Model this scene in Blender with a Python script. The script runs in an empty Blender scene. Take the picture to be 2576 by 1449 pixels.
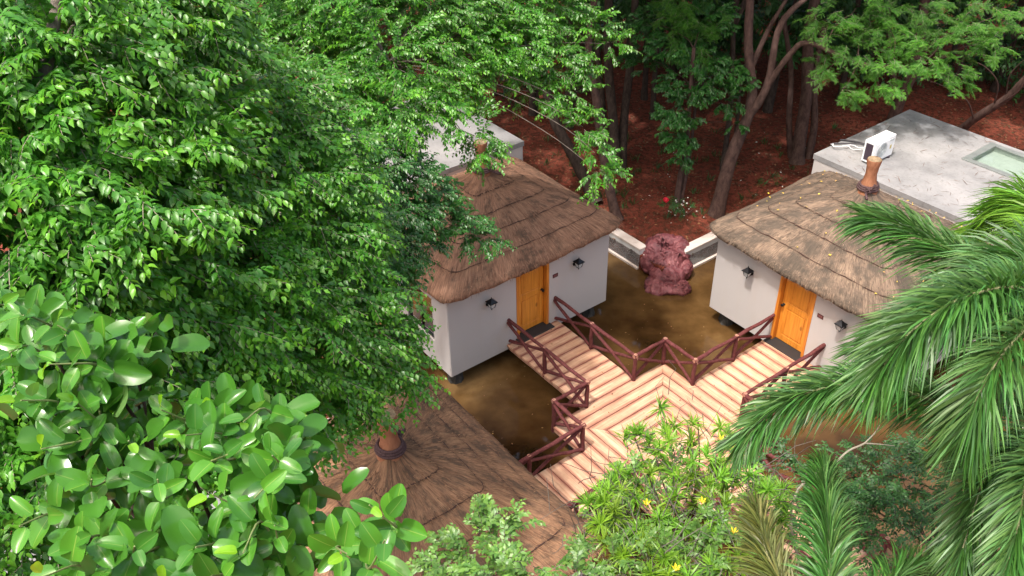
import bpy, bmesh, math, random
import numpy as np
from mathutils import Vector, Matrix
random.seed(7); RNG = np.random.default_rng(7)
R = math.radians
scene = bpy.context.scene
COL = scene.collection

# ---------------------------------------------------------------- camera
CAM_H = 13.6
cam_d = bpy.data.cameras.new('camera'); cam = bpy.data.objects.new('camera', cam_d); COL.objects.link(cam)
cam_d.sensor_width = 36.0; cam_d.lens = 36.0 * 2276.2 / 2576.0
cam_d.clip_start = 0.05; cam_d.clip_end = 600
cam.location = (0, 0, CAM_H)
cam.rotation_mode = 'XYZ'
cam.rotation_euler = (Matrix.Rotation(R(90 - 35.778), 3, 'X') @ Matrix.Rotation(R(-1.183), 3, 'Z')).to_euler()
scene.camera = cam
scene.render.resolution_x = 1024; scene.render.resolution_y = 576

# ---------------------------------------------------------------- sky, sun, exposure
SUN_AZ, SUN_EL = 224.0, 67.0          # azimuth clockwise from +Y
world = bpy.data.worlds.new('World'); scene.world = world; world.use_nodes = True
wn = world.node_tree.nodes; wl = world.node_tree.links
bg = wn['Background']; sky = wn.new('ShaderNodeTexSky'); sky.sky_type = 'NISHITA'; sky.sun_disc = False
sky.sun_elevation = R(SUN_EL); sky.sun_rotation = R(SUN_AZ)
sky.air_density = 1.5; sky.dust_density = 8.0; sky.ozone_density = 0.4
wl.new(sky.outputs[0], bg.inputs[0]); bg.inputs[1].default_value = 0.15
sun_d = bpy.data.lights.new('sun', 'SUN'); sun = bpy.data.objects.new('sun', sun_d); COL.objects.link(sun)
sun_d.energy = 2.0; sun_d.angle = R(1.6); sun_d.color = (1.0, 0.975, 0.94)
sv = Vector((math.sin(R(SUN_AZ)) * math.cos(R(SUN_EL)), math.cos(R(SUN_AZ)) * math.cos(R(SUN_EL)), math.sin(R(SUN_EL))))
sun.rotation_euler = sv.to_track_quat('Z', 'Y').to_euler(); sun.location = (0, 0, 40)
vs = scene.view_settings
vs.view_transform = 'Standard'; vs.look = 'None'; vs.exposure = 1.05; vs.gamma = 1.0; vs.use_curve_mapping = False
scene.render.engine = 'CYCLES'

# ---------------------------------------------------------------- hub frame (A along the right-hand bridge, B along the left-hand one)
HUB = np.array([3.090, 13.522]); TH = R(53.385)
EA = np.array([math.sin(TH), math.cos(TH)]); EB = np.array([-math.cos(TH), math.sin(TH)])
ROT_L = math.pi / 2 - TH
def hub(A, B, z=0.0):
    q = HUB + EA * A + EB * B
    return np.array([q[0], q[1], z])
def to_hub(x, y):
    d = np.array([x, y]) - HUB
    return d @ EA, d @ EB

# ---------------------------------------------------------------- materials
def new_mat(name):
    m = bpy.data.materials.new(name); m.use_nodes = True
    nt = m.node_tree; b = nt.nodes['Principled BSDF']
    return m, nt, nt.nodes, nt.links, b
def N(nodes, typ, **kw):
    n = nodes.new(typ)
    for k, v in kw.items():
        if k in n.inputs: n.inputs[k].default_value = v
        else: setattr(n, k, v)
    return n
def ramp(nodes, stops):
    r = nodes.new('ShaderNodeValToRGB'); e = r.color_ramp.elements
    while len(e) < len(stops): e.new(0.5)
    for i, (p, c) in enumerate(stops):
        e[i].position = p; e[i].color = (*c, 1) if len(c) == 3 else c
    return r
def noise(nodes, links, vec, scale, detail=4, rough=0.55):
    n = N(nodes, 'ShaderNodeTexNoise'); n.inputs['Scale'].default_value = scale
    n.inputs['Detail'].default_value = detail; n.inputs['Roughness'].default_value = rough
    if vec is not None: links.new(vec, n.inputs['Vector'])
    return n
def mapping(nodes, links, vec, scale):
    m = nodes.new('ShaderNodeMapping'); m.inputs['Scale'].default_value = scale
    links.new(vec, m.inputs['Vector']); return m
def mix(nodes, links, fac, a, b, mode='MIX'):
    m = nodes.new('ShaderNodeMix'); m.data_type = 'RGBA'; m.blend_type = mode
    for s, v in ((0, fac), (6, a), (7, b)):
        if hasattr(v, 'is_output') or isinstance(v, bpy.types.NodeSocket): links.new(v, m.inputs[s])
        elif s == 0: m.inputs[0].default_value = v
        else: m.inputs[s].default_value = (*v, 1)
    return m.outputs[2]
def bump(nodes, links, h, b, strength=0.3, dist=0.02):
    n = nodes.new('ShaderNodeBump'); n.inputs['Strength'].default_value = strength; n.inputs['Distance'].default_value = dist
    links.new(h, n.inputs['Height']); links.new(n.outputs[0], b.inputs['Normal'])
def coords(nodes): return nodes.new('ShaderNodeTexCoord')

def simple(name, col, rough=0.6, metal=0.0, var=0.12, scale=6.0, bstr=0.0, spec=None):
    m, nt, n, l, b = new_mat(name)
    tc = coords(n); no = noise(n, l, tc.outputs['Object'], scale)
    c = ramp(n, [(0.3, tuple(x * (1 - var) for x in col)), (0.7, tuple(min(1, x * (1 + var)) for x in col))])
    l.new(no.outputs[0], c.inputs[0]); l.new(c.outputs[0], b.inputs['Base Color'])
    b.inputs['Roughness'].default_value = rough; b.inputs['Metallic'].default_value = metal
    if spec is not None: b.inputs['Specular IOR Level'].default_value = spec
    if bstr: bump(n, l, no.outputs[0], b, bstr)
    return m

def mat_thatch(name, light, mid, dark, moss, dark_amt):
    m, nt, n, l, b = new_mat(name)
    tc = coords(n)
    st = noise(n, l, mapping(n, l, tc.outputs['UV'], (19, 1.5, 1)).outputs[0], 1.0, 8, 0.72)
    st2 = noise(n, l, mapping(n, l, tc.outputs['UV'], (55, 4.5, 1)).outputs[0], 1.0, 3, 0.6)
    big = noise(n, l, mapping(n, l, tc.outputs['UV'], (1.5, 1.5, 1)).outputs[0], 1.0, 8, 0.72)
    big2 = noise(n, l, tc.outputs['Object'], 0.7, 4, 0.6)
    c1 = ramp(n, [(0.31, dark), (0.48, mid), (0.66, light)]); l.new(st.outputs[0], c1.inputs[0])
    c2 = ramp(n, [(0.36, (0.45, 0.43, 0.42)), (0.50, (0.95, 0.93, 0.9)), (0.64, (1.22, 1.18, 1.12))]); l.new(st2.outputs[0], c2.inputs[0])
    col = mix(n, l, 0.75, c1.outputs[0], c2.outputs[0], 'MULTIPLY')
    ad = n.new('ShaderNodeMath'); ad.operation = 'MULTIPLY_ADD'; ad.inputs[1].default_value = 0.35
    l.new(st.outputs[0], ad.inputs[0]); l.new(big.outputs[0], ad.inputs[2])
    rr = ramp(n, [(0.70 - dark_amt, (0, 0, 0)), (0.82 - dark_amt, (1, 1, 1))]); l.new(ad.outputs[0], rr.inputs[0])
    ms = n.new('ShaderNodeMath'); ms.operation = 'MULTIPLY'; ms.inputs[1].default_value = 0.78
    l.new(rr.outputs[0], ms.inputs[0])
    col = mix(n, l, ms.outputs[0], col, moss)
    r3 = ramp(n, [(0.35, (0.8, 0.8, 0.8)), (0.7, (1.15, 1.12, 1.1))]); l.new(big2.outputs[0], r3.inputs[0])
    col = mix(n, l, 1.0, col, r3.outputs[0], 'MULTIPLY')
    l.new(col, b.inputs['Base Color']); b.inputs['Roughness'].default_value = 0.95
    b.inputs['Specular IOR Level'].default_value = 0.15
    h = n.new('ShaderNodeMath'); h.operation = 'ADD'; l.new(st.outputs[0], h.inputs[0]); l.new(st2.outputs[0], h.inputs[1])
    bump(n, l, h.outputs[0], b, 0.55, 0.02)
    return m

def mat_stucco(name, col, dirt=(0.45, 0.38, 0.33), amt=0.38):
    m, nt, n, l, b = new_mat(name)
    tc = coords(n)
    fine = noise(n, l, tc.outputs['Object'], 55, 3); big = noise(n, l, mapping(n, l, tc.outputs['Object'], (1.6, 1.6, 0.35)).outputs[0], 1.5, 6, 0.65)
    r = ramp(n, [(0.52, (0, 0, 0)), (0.85, (amt, amt, amt))]); l.new(big.outputs[0], r.inputs[0])
    col2 = mix(n, l, r.outputs[0], col, dirt)
    l.new(col2, b.inputs['Base Color']); b.inputs['Roughness'].default_value = 0.9; b.inputs['Specular IOR Level'].default_value = 0.2
    bump(n, l, fine.outputs[0], b, 0.35, 0.012)
    return m

def mat_concrete(name):
    m, nt, n, l, b = new_mat(name)
    tc = coords(n)
    big = noise(n, l, tc.outputs['Object'], 0.9, 7, 0.62); fine = noise(n, l, tc.outputs['Object'], 14, 5, 0.6)
    c = ramp(n, [(0.30, (0.155, 0.152, 0.155)), (0.48, (0.225, 0.22, 0.222)), (0.68, (0.29, 0.28, 0.28))]); l.new(big.outputs[0], c.inputs[0])
    c2 = ramp(n, [(0.25, (0.72, 0.70, 0.68)), (0.5, (1, 1, 1))]); l.new(fine.outputs[0], c2.inputs[0])
    l.new(mix(n, l, 0.7, c.outputs[0], c2.outputs[0], 'MULTIPLY'), b.inputs['Base Color']); b.inputs['Roughness'].default_value = 0.85
    bump(n, l, fine.outputs[0], b, 0.2, 0.01)
    return m

def mat_wood(name, light, dark, knots=True):
    m, nt, n, l, b = new_mat(name)
    tc = coords(n)
    g = noise(n, l, mapping(n, l, tc.outputs['Object'], (22, 22, 1.1)).outputs[0], 1.0, 5, 0.6)
    c = ramp(n, [(0.32, dark), (0.62, light)]); l.new(g.outputs[0], c.inputs[0])
    col = c.outputs[0]
    if knots:
        v = N(n, 'ShaderNodeTexVoronoi'); v.inputs['Scale'].default_value = 1.0
        l.new(mapping(n, l, tc.outputs['Object'], (3.1, 3.1, 1.7)).outputs[0], v.inputs['Vector'])
        kr = ramp(n, [(0.06, (0.8, 0.8, 0.8)), (0.14, (0, 0, 0))]); l.new(v.outputs['Distance'], kr.inputs[0])
        col = mix(n, l, kr.outputs[0], col, tuple(x * 0.45 for x in dark))
    l.new(col, b.inputs['Base Color']); b.inputs['Roughness'].default_value = 0.38
    bump(n, l, g.outputs[0], b, 0.08, 0.005)
    return m

def mat_plank(name):
    m, nt, n, l, b = new_mat(name)
    tc = coords(n); oi = n.new('ShaderNodeObjectInfo')
    sep = n.new('ShaderNodeSeparateXYZ'); l.new(tc.outputs['UV'], sep.inputs[0])
    off = n.new('ShaderNodeVectorMath'); off.operation = 'MULTIPLY_ADD'
    comb = n.new('ShaderNodeCombineXYZ'); l.new(oi.outputs['Random'], comb.inputs[0]); l.new(oi.outputs['Random'], comb.inputs[1]); l.new(oi.outputs['Random'], comb.inputs[2])
    off.inputs[1].default_value = (37, 11, 23); l.new(comb.outputs[0], off.inputs[0]); l.new(tc.outputs['UV'], off.inputs[2])
    gr = noise(n, l, mapping(n, l, off.outputs[0], (1.3, 26, 1)).outputs[0], 1.0, 5, 0.6)
    st = noise(n, l, mapping(n, l, off.outputs[0], (0.8, 4.2, 1)).outputs[0], 1.0, 4, 0.6)
    fl = noise(n, l, mapping(n, l, off.outputs[0], (1.6, 5, 1)).outputs[0], 1.0, 3, 0.6)
    c = ramp(n, [(0.30, (0.43, 0.215, 0.125)), (0.46, (0.57, 0.35, 0.22)), (0.62, (0.65, 0.45, 0.305))]); l.new(gr.outputs[0], c.inputs[0])
    # painted dark lines along both plank edges
    d = n.new('ShaderNodeMath'); d.operation = 'SUBTRACT'; d.inputs[1].default_value = 0.5; l.new(sep.outputs[1], d.inputs[0])
    ab = n.new('ShaderNodeMath'); ab.operation = 'ABSOLUTE'; l.new(d.outputs[0], ab.inputs[0])
    ma = n.new('ShaderNodeMath'); ma.operation = 'MULTIPLY_ADD'; ma.inputs[1].default_value = 0.50; l.new(fl.outputs[0], ma.inputs[0]); l.new(ab.outputs[0], ma.inputs[2])
    er = ramp(n, [(0.46, (0, 0, 0)), (0.72, (0.85, 0.85, 0.85))]); l.new(ma.outputs[0], er.inputs[0])
    col = mix(n, l, er.outputs[0], c.outputs[0], (0.27, 0.085, 0.062))
    sr = ramp(n, [(0.48, (0, 0, 0)), (0.70, (0.6, 0.6, 0.6))]); l.new(st.outputs[0], sr.inputs[0])
    col = mix(n, l, sr.outputs[0], col, (0.42, 0.17, 0.105))
    wr = noise(n, l, tc.outputs['Object'], 2.3, 6, 0.65)
    wr2 = ramp(n, [(0.32, (0.70, 0.66, 0.63)), (0.60, (1.04, 1.03, 1.02))]); l.new(wr.outputs[0], wr2.inputs[0])
    col = mix(n, l, 0.8, col, wr2.outputs[0], 'MULTIPLY')
    pr = ramp(n, [(0, (0.95, 0.92, 0.91)), (1, (1.12, 1.11, 1.11))]); l.new(oi.outputs['Random'], pr.inputs[0])
    col = mix(n, l, 1.0, col, pr.outputs[0], 'MULTIPLY')
    l.new(col, b.inputs['Base Color']); b.inputs['Roughness'].default_value = 0.62
    bump(n, l, gr.outputs[0], b, 0.12, 0.006)
    return m

def mat_water(name):
    m, nt, n, l, b = new_mat(name)
    tc = coords(n)
    a = noise(n, l, tc.outputs['Object'], 0.42, 4, 0.55); f = noise(n, l, tc.outputs['Object'], 9, 4, 0.6)
    c = ramp(n, [(0.33, (0.016, 0.008, 0.003)), (0.43, (0.045, 0.022, 0.008)), (0.56, (0.100, 0.054, 0.019)), (0.70, (0.190, 0.115, 0.048))]); l.new(a.outputs[0], c.inputs[0])
    c2 = ramp(n, [(0.3, (0.7, 0.65, 0.6)), (0.6, (1.05, 1.05, 1.05))]); l.new(f.outputs[0], c2.inputs[0])
    l.new(mix(n, l, 0.35, c.outputs[0], c2.outputs[0], 'MULTIPLY'), b.inputs['Base Color'])
    b.inputs['Roughness'].default_value = 0.03; b.inputs['IOR'].default_value = 1.40
    w = noise(n, l, tc.outputs['Object'], 3.0, 2); bump(n, l, w.outputs[0], b, 0.03, 0.02)
    return m

def mat_soil(name):
    m, nt, n, l, b = new_mat(name)
    tc = coords(n)
    a = noise(n, l, tc.outputs['Object'], 0.45, 6, 0.62); f = noise(n, l, tc.outputs['Object'], 7, 7, 0.7); g = noise(n, l, tc.outputs['Object'], 32, 4, 0.7)
    c = ramp(n, [(0.3, (0.115, 0.030, 0.020)), (0.5, (0.200, 0.052, 0.034)), (0.7, (0.31, 0.090, 0.058))]); l.new(a.outputs[0], c.inputs[0])
    lit = ramp(n, [(0.44, (0, 0, 0)), (0.60, (0.85, 0.85, 0.85))]); l.new(f.outputs[0], lit.inputs[0])
    col = mix(n, l, lit.outputs[0], c.outputs[0], (0.060, 0.030, 0.018))
    l2 = ramp(n, [(0.30, (0.6, 0.55, 0.5)), (0.66, (1.3, 1.25, 1.2))]); l.new(g.outputs[0], l2.inputs[0])
    col = mix(n, l, 0.8, col, l2.outputs[0], 'MULTIPLY')
    l.new(col, b.inputs['Base Color']); b.inputs['Roughness'].default_value = 1.0; b.inputs['Specular IOR Level'].default_value = 0.1
    h = n.new('ShaderNodeMath'); h.operation = 'ADD'; l.new(f.outputs[0], h.inputs[0]); l.new(g.outputs[0], h.inputs[1])
    bump(n, l, h.outputs[0], b, 0.8, 0.06)
    return m

def mat_rock(name):
    m, nt, n, l, b = new_mat(name)
    tc = coords(n)
    a = noise(n, l, tc.outputs['Object'], 3.2, 7, 0.66); f = noise(n, l, tc.outputs['Object'], 16, 8, 0.72)
    c = ramp(n, [(0.30, (0.055, 0.011, 0.015)), (0.46, (0.140, 0.034, 0.040)), (0.60, (0.205, 0.062, 0.067)), (0.76, (0.36, 0.17, 0.16))]); l.new(a.outputs[0], c.inputs[0])
    l.new(c.outputs[0], b.inputs['Base Color']); b.inputs['Roughness'].default_value = 0.5
    bump(n, l, f.outputs[0], b, 0.8, 0.04)
    return m

def mat_bark(name, c0, c1, sc=9):
    m, nt, n, l, b = new_mat(name)
    tc = coords(n)
    a = noise(n, l, mapping(n, l, tc.outputs['Object'], (1, 1, 0.45)).outputs[0], sc, 7, 0.7)
    c = ramp(n, [(0.32, c0), (0.68, c1)]); l.new(a.outputs[0], c.inputs[0])
    l.new(c.outputs[0], b.inputs['Base Color']); b.inputs['Roughness'].default_value = 0.95; b.inputs['Specular IOR Level'].default_value = 0.15
    bump(n, l, a.outputs[0], b, 0.7, 0.03)
    return m

def mat_leaf(name, col, back, rough=0.36, trans=0.30, tcol=None, vein=False):
    """leaf blade: glossy upper skin, light shining through; 'tint' is the leaf's own colour variation"""
    m, nt, n, l, b = new_mat(name)
    at = n.new('ShaderNodeAttribute'); at.attribute_name = 'tint'
    geo = n.new('ShaderNodeNewGeometry')
    base = mix(n, l, geo.outputs['Backfacing'], col, back)
    base = mix(n, l, 1.0, base, at.outputs['Color'], 'MULTIPLY')
    if vein:
        tc = coords(n); sep = n.new('ShaderNodeSeparateXYZ'); l.new(tc.outputs['UV'], sep.inputs[0])
        ab = n.new('ShaderNodeMath'); ab.operation = 'ABSOLUTE'; l.new(sep.outputs[0], ab.inputs[0])
        vr = ramp(n, [(0.015, (0.45, 0.45, 0.45)), (0.05, (0, 0, 0))]); l.new(ab.outputs[0], vr.inputs[0])
        base = mix(n, l, vr.outputs[0], base, (0.30, 0.42, 0.12))
        oi = n.new('ShaderNodeObjectInfo'); rr = ramp(n, [(0, (0.55, 0.62, 0.7)), (1, (1.35, 1.2, 0.9))]); l.new(oi.outputs['Random'], rr.inputs[0])
        base = mix(n, l, 1.0, base, rr.outputs[0], 'MULTIPLY')
    l.new(base, b.inputs['Base Color']); b.inputs['Roughness'].default_value = rough
    b.inputs['Specular IOR Level'].default_value = 0.5
    tr = n.new('ShaderNodeBsdfTranslucent')
    tm = mix(n, l, 1.0, base, tcol or (1.15, 1.5, 0.5), 'MULTIPLY'); l.new(tm, tr.inputs[0])
    ms = n.new('ShaderNodeMixShader'); ms.inputs[0].default_value = trans
    l.new(b.outputs[0], ms.inputs[1]); l.new(tr.outputs[0], ms.inputs[2])
    l.new(ms.outputs[0], n['Material Output'].inputs['Surface'])
    return m

M = {}
M['thatch_left'] = mat_thatch('thatch_left', (0.418, 0.251, 0.167), (0.286, 0.157, 0.104), (0.123, 0.063, 0.044), (0.070, 0.049, 0.037), 0.025)
M['thatch_right'] = mat_thatch('thatch_right', (0.320, 0.236, 0.172), (0.204, 0.148, 0.112), (0.092, 0.068, 0.053), (0.068, 0.058, 0.048), 0.085)
M['thatch_near'] = mat_thatch('thatch_near', (0.414, 0.251, 0.145), (0.277, 0.154, 0.092), (0.106, 0.058, 0.040), (0.066, 0.049, 0.037), 0.055)
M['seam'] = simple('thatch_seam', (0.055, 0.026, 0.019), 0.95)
M['stucco'] = mat_stucco('stucco_white', (0.465, 0.430, 0.415))
M['pondwall'] = mat_stucco('pond_wall_plaster', (0.60, 0.595, 0.59), (0.22, 0.13, 0.07), 0.3)
M['coping'] = mat_stucco('coping', (0.58, 0.50, 0.45), (0.26, 0.14, 0.08), 0.8)
M['concrete'] = mat_concrete('roof_concrete')
M['door'] = mat_wood('door_pine', (0.68, 0.27, 0.035), (0.50, 0.165, 0.016))
M['frame'] = mat_wood('door_frame_pine', (0.62, 0.225, 0.028), (0.44, 0.13, 0.014), False)
M['plank'] = mat_plank('painted_plank')
M['fascia'] = simple('deck_fascia', (0.34, 0.17, 0.11), 0.7, scale=12, var=0.35, bstr=0.3)
M['log'] = mat_bark('log_red_brown', (0.075, 0.020, 0.020), (0.155, 0.050, 0.048), 14)
M['logend'] = simple('log_cut_end', (0.34, 0.16, 0.11), 0.8)
M['water'] = mat_water('pond_water')
M['soil'] = mat_soil('red_soil')
M['rock'] = mat_rock('red_rock')
M['stump'] = mat_bark('finial_wood', (0.20, 0.075, 0.040), (0.36, 0.17, 0.095), 7)
M['stump_top'] = mat_bark('finial_cut_top', (0.15, 0.11, 0.065), (0.33, 0.24, 0.15), 12)
M['rope'] = mat_bark('rope', (0.045, 0.026, 0.028), (0.12, 0.075, 0.075), 40)
M['black'] = simple('black_metal', (0.012, 0.012, 0.014), 0.35, 0.6)
M['mat'] = simple('dark_threshold', (0.018, 0.017, 0.018), 0.6)
M['plate'] = simple('name_plate_maroon', (0.085, 0.018, 0.022), 0.4)
M['plate_mark'] = simple('name_plate_mark', (0.28, 0.12, 0.11), 0.4)
M['stone'] = mat_bark('pier_stone', (0.022, 0.021, 0.019), (0.085, 0.08, 0.072), 6)
M['underside'] = simple('dark_beam', (0.03, 0.024, 0.02), 0.9)
M['acwhite'] = simple('ac_white', (0.80, 0.81, 0.82), 0.35, var=0.03)
M['acgrille'] = simple('ac_grille', (0.045, 0.03, 0.045), 0.6)
M['acgray'] = simple('ac_gray', (0.42, 0.45, 0.46), 0.4)
M['cable'] = simple('cable_white', (0.70, 0.70, 0.72), 0.5)
M['cabled'] = simple('cable_dark', (0.035, 0.03, 0.035), 0.6)
M['steel'] = simple('skylight_steel', (0.30, 0.32, 0.31), 0.4, 0.5)
M['well'] = simple('light_well', (0.33, 0.36, 0.335), 0.8, var=0.05)
M['curtain'] = simple('curtain', (0.36, 0.38, 0.37), 0.9)
M['roomshade'] = simple('room_shade', (0.03, 0.03, 0.03), 0.9)
def mat_glass(name, tint=(0.9, 0.97, 0.94)):
    m, nt, n, l, b = new_mat(name)
    g = n.new('ShaderNodeBsdfGlossy'); g.inputs['Roughness'].default_value = 0.03
    t = n.new('ShaderNodeBsdfTransparent'); t.inputs[0].default_value = (*tint, 1)
    f = n.new('ShaderNodeFresnel'); f.inputs[0].default_value = 1.5
    ms = n.new('ShaderNodeMixShader'); l.new(f.outputs[0], ms.inputs[0]); l.new(t.outputs[0], ms.inputs[1]); l.new(g.outputs[0], ms.inputs[2])
    l.new(ms.outputs[0], n['Material Output'].inputs['Surface'])
    return m
M['glass'] = mat_glass('glass')
M['lampglass'] = simple('lamp_glass', (0.55, 0.58, 0.58), 0.15, var=0.05)

# ---------------------------------------------------------------- object helpers
def tag(o, label=None, cat=None, group=None, kind=None):
    if label: o['label'] = label
    if cat: o['category'] = cat
    if group: o['group'] = group
    if kind: o['kind'] = kind
    return o
def thing(name, label, cat, loc=(0, 0, 0), rz=0.0, group=None):
    o = bpy.data.objects.new(name, None); COL.objects.link(o); o.empty_display_size = 0.2
    o.location = tuple(float(v) for v in loc); o.rotation_euler = (0, 0, rz)
    return tag(o, label, cat, group)
def obj(name, me, mats=None, parent=None):
    o = bpy.data.objects.new(name, me); COL.objects.link(o)
    if mats is not None:
        for m in (mats if isinstance(mats, (list, tuple)) else [mats]):
            me.materials.append(M[m] if isinstance(m, str) else m)
    if parent is not None: o.parent = parent
    return o
class MB:
    """collects polygons"""
    def __init__(s): s.v = []; s.f = []; s.uv = []; s.mi = []
    def add(s, verts, faces, mi=0, uvs=None):
        k = len(s.v); s.v += [tuple(float(c) for c in p) for p in verts]
        for i, f in enumerate(faces):
            s.f.append([k + j for j in f]); s.mi.append(mi)
            s.uv.append(uvs[i] if uvs else None)
    def box(s, x0, x1, y0, y1, z0, z1, mi=0):
        v = [(x, y, z) for z in (z0, z1) for y in (y0, y1) for x in (x0, x1)]
        s.add(v, [(0, 2, 3, 1), (4, 5, 7, 6), (0, 1, 5, 4), (2, 6, 7, 3), (0, 4, 6, 2), (1, 3, 7, 5)], mi)
    def prism(s, poly, z0, z1, mi=0):
        n = len(poly)
        v = [(p[0], p[1], z0) for p in poly] + [(p[0], p[1], z1) for p in poly]
        s.add(v, [tuple(range(n - 1, -1, -1)), tuple(range(n, 2 * n))] + [(i, (i + 1) % n, n + (i + 1) % n, n + i) for i in range(n)], mi)
    def tube(s, pts, rad, sides=8, mi=0, cap=True, capmi=None):
        pts = [np.array(p, float) for p in pts]; n = len(pts)
        if np.isscalar(rad): rad = [rad] * n
        rings = []; up = np.array([0.0, 0.0, 1.0]); prev = None
        for i in range(n):
            t = pts[min(i + 1, n - 1)] - pts[max(i - 1, 0)]; t = t / (np.linalg.norm(t) + 1e-9)
            if prev is None:
                a = np.cross(t, up)
                if np.linalg.norm(a) < 0.1: a = np.cross(t, [1.0, 0, 0])
            else: a = prev - t * (prev @ t)
            a = a / np.linalg.norm(a); prev = a; b = np.cross(t, a)
            rings.append([pts[i] + rad[i] * (a * math.cos(q) + b * math.sin(q)) for q in [2 * math.pi * j / sides for j in range(sides)]])
        v = [p for r in rings for p in r]
        f = [(i * sides + j, i * sides + (j + 1) % sides, (i + 1) * sides + (j + 1) % sides, (i + 1) * sides + j) for i in range(n - 1) for j in range(sides)]
        s.add(v, f, mi)
        if cap:
            cm = mi if capmi is None else capmi
            s.add(rings[0], [tuple(range(sides - 1, -1, -1))], cm); s.add(rings[-1], [tuple(range(sides))], cm)
    def lathe(s, prof, c=(0, 0, 0), sides=16, mi=0, jit=0.0):
        rings = []
        for r, z in prof:
            rings.append([(c[0] + (r + random.uniform(-jit, jit)) * math.cos(2 * math.pi * j / sides), c[1] + (r + random.uniform(-jit, jit)) * math.sin(2 * math.pi * j / sides), c[2] + z) for j in range(sides)])
        v = [p for r in rings for p in r]; n = len(prof)
        s.add(v, [(i * sides + j, i * sides + (j + 1) % sides, (i + 1) * sides + (j + 1) % sides, (i + 1) * sides + j) for i in range(n - 1) for j in range(sides)], mi)
    def mesh(s, name, smooth=False):
        me = bpy.data.meshes.new(name); me.from_pydata(s.v, [], s.f)
        if any(s.mi): me.polygons.foreach_set('material_index', s.mi)
        if any(u is not None for u in s.uv):
            ul = me.uv_layers.new(name='UVMap'); li = 0
            for f, u in zip(s.f, s.uv):
                for k in range(len(f)):
                    if u is not None: ul.data[li].uv = u[k]
                    li += 1
        if smooth: me.polygons.foreach_set('use_smooth', [True] * len(s.f))
        me.update(); return me
    def build(s, name, mats, parent=None, smooth=False, bevel=0.0, seg=2):
        o = obj(name, s.mesh(name, smooth), mats, parent)
        if bevel:
            bm = bmesh.new(); bm.from_mesh(o.data)
            bmesh.ops.remove_doubles(bm, verts=bm.verts, dist=1e-5)
            bmesh.ops.bevel(bm, geom=[e for e in bm.edges], offset=bevel, segments=seg, affect='EDGES', profile=0.5)
            bm.to_mesh(o.data); bm.free()
        return o
def rounded(x0, x1, y0, y1, r, n=4):
    out = []
    for cx, cy, a0 in ((x1 - r, y1 - r, 0), (x0 + r, y1 - r, 90), (x0 + r, y0 + r, 180), (x1 - r, y0 + r, 270)):
        for k in range(n + 1): a = R(a0 + 90 * k / n); out.append((cx + r * math.cos(a), cy + r * math.sin(a)))
    return out
def snoise(x, seed=0):
    """smooth 1-d noise"""
    return (math.sin(x * 1.7 + seed) + math.sin(x * 3.9 + seed * 2.3) * 0.6 + math.sin(x * 8.3 + seed * 5.1) * 0.35) / 1.95

# ================================================================ SETTING: ground, water, pond walls
PW = 4.5; PE = 8.2; WATER_Z = -0.62; GROUND_Z = -0.16
def in_pond(A, B):
    return (abs(A) < PW and -6.4 < B < PE) or (abs(B) < PW and abs(A) < PE)
def ground_h(x, y):
    A, B = to_hub(x, y)
    if abs(A) < PE + 0.4 and abs(B) < PE + 0.4: d = min(1.0, max(0.0, max(min(abs(A) - PW, abs(B) - PW) - 0.5, 0.0)))
    else: d = 1.0
    h = 0.10 * math.sin(x * 0.55 + 1) * math.cos(y * 0.43) + 0.05 * math.sin(x * 1.7 + y * 1.1) + 0.025 * math.sin(3.1 * x - 2.3 * y)
    return GROUND_Z + d * (h + 0.03)
gl = sorted(set([round(-30 + 0.6 * i, 3) for i in range(101)] + [-PE, -PW, PW, PE, -6.4]))
gl = [g for i, g in enumerate(gl) if not any(abs(g - q) < 0.2 and g != q for q in (-PE, -PW, PW, PE, -6.4))]
gl = [-300, -120, -60] + gl + [60, 120, 300]
idx = {}; gv = []; gf = []
for i, A in enumerate(gl):
    for j, B in enumerate(gl):
        p = hub(A, B); gv.append((p[0], p[1], ground_h(p[0], p[1]) if max(abs(A), abs(B)) < 59 else GROUND_Z - 0.05))
n = len(gl)
for i in range(n - 1):
    for j in range(n - 1):
        if in_pond((gl[i] + gl[i + 1]) / 2, (gl[j] + gl[j + 1]) / 2): continue
        gf.append((i * n + j, (i + 1) * n + j, (i + 1) * n + j + 1, i * n + j + 1))
PO = [(-PW, -6.4), (PW, -6.4), (PW, -PW), (PE, -PW), (PE, PW), (PW, PW), (PW, PE), (-PW, PE), (-PW, PW), (-PE, PW), (-PE, -PW), (-PW, -PW)]
for i in range(len(PO)):
    p = hub(*PO[i]); q = hub(*PO[(i + 1) % len(PO)]); k = len(gv)
    gv += [(p[0], p[1], GROUND_Z), (q[0], q[1], GROUND_Z), (q[0], q[1], -1.1), (p[0], p[1], -1.1)]; gf.append((k, k + 1, k + 2, k + 3))
me = bpy.data.meshes.new('ground'); me.from_pydata(gv, [], gf); me.polygons.foreach_set('use_smooth', [True] * len(gf)); me.update()
tag(obj('ground', me, 'soil'), 'red soil ground with leaf litter under the trees', 'ground', kind='structure')
mb = MB()
poly = [(-PW, -6.4), (PW, -6.4), (PW, -PW), (PE, -PW), (PE, PW), (PW, PW), (PW, PE), (-PW, PE), (-PW, PW), (-PE, PW), (-PE, -PW), (-PW, -PW)]
pw = [hub(a * 1.004, b * 1.004) for a, b in poly]
mb.add([(p[0], p[1], WATER_Z) for p in pw], [tuple(range(len(pw)))])
tag(mb.build('water', 'water'), 'muddy brown pond water around the huts', 'water', kind='structure')
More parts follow.
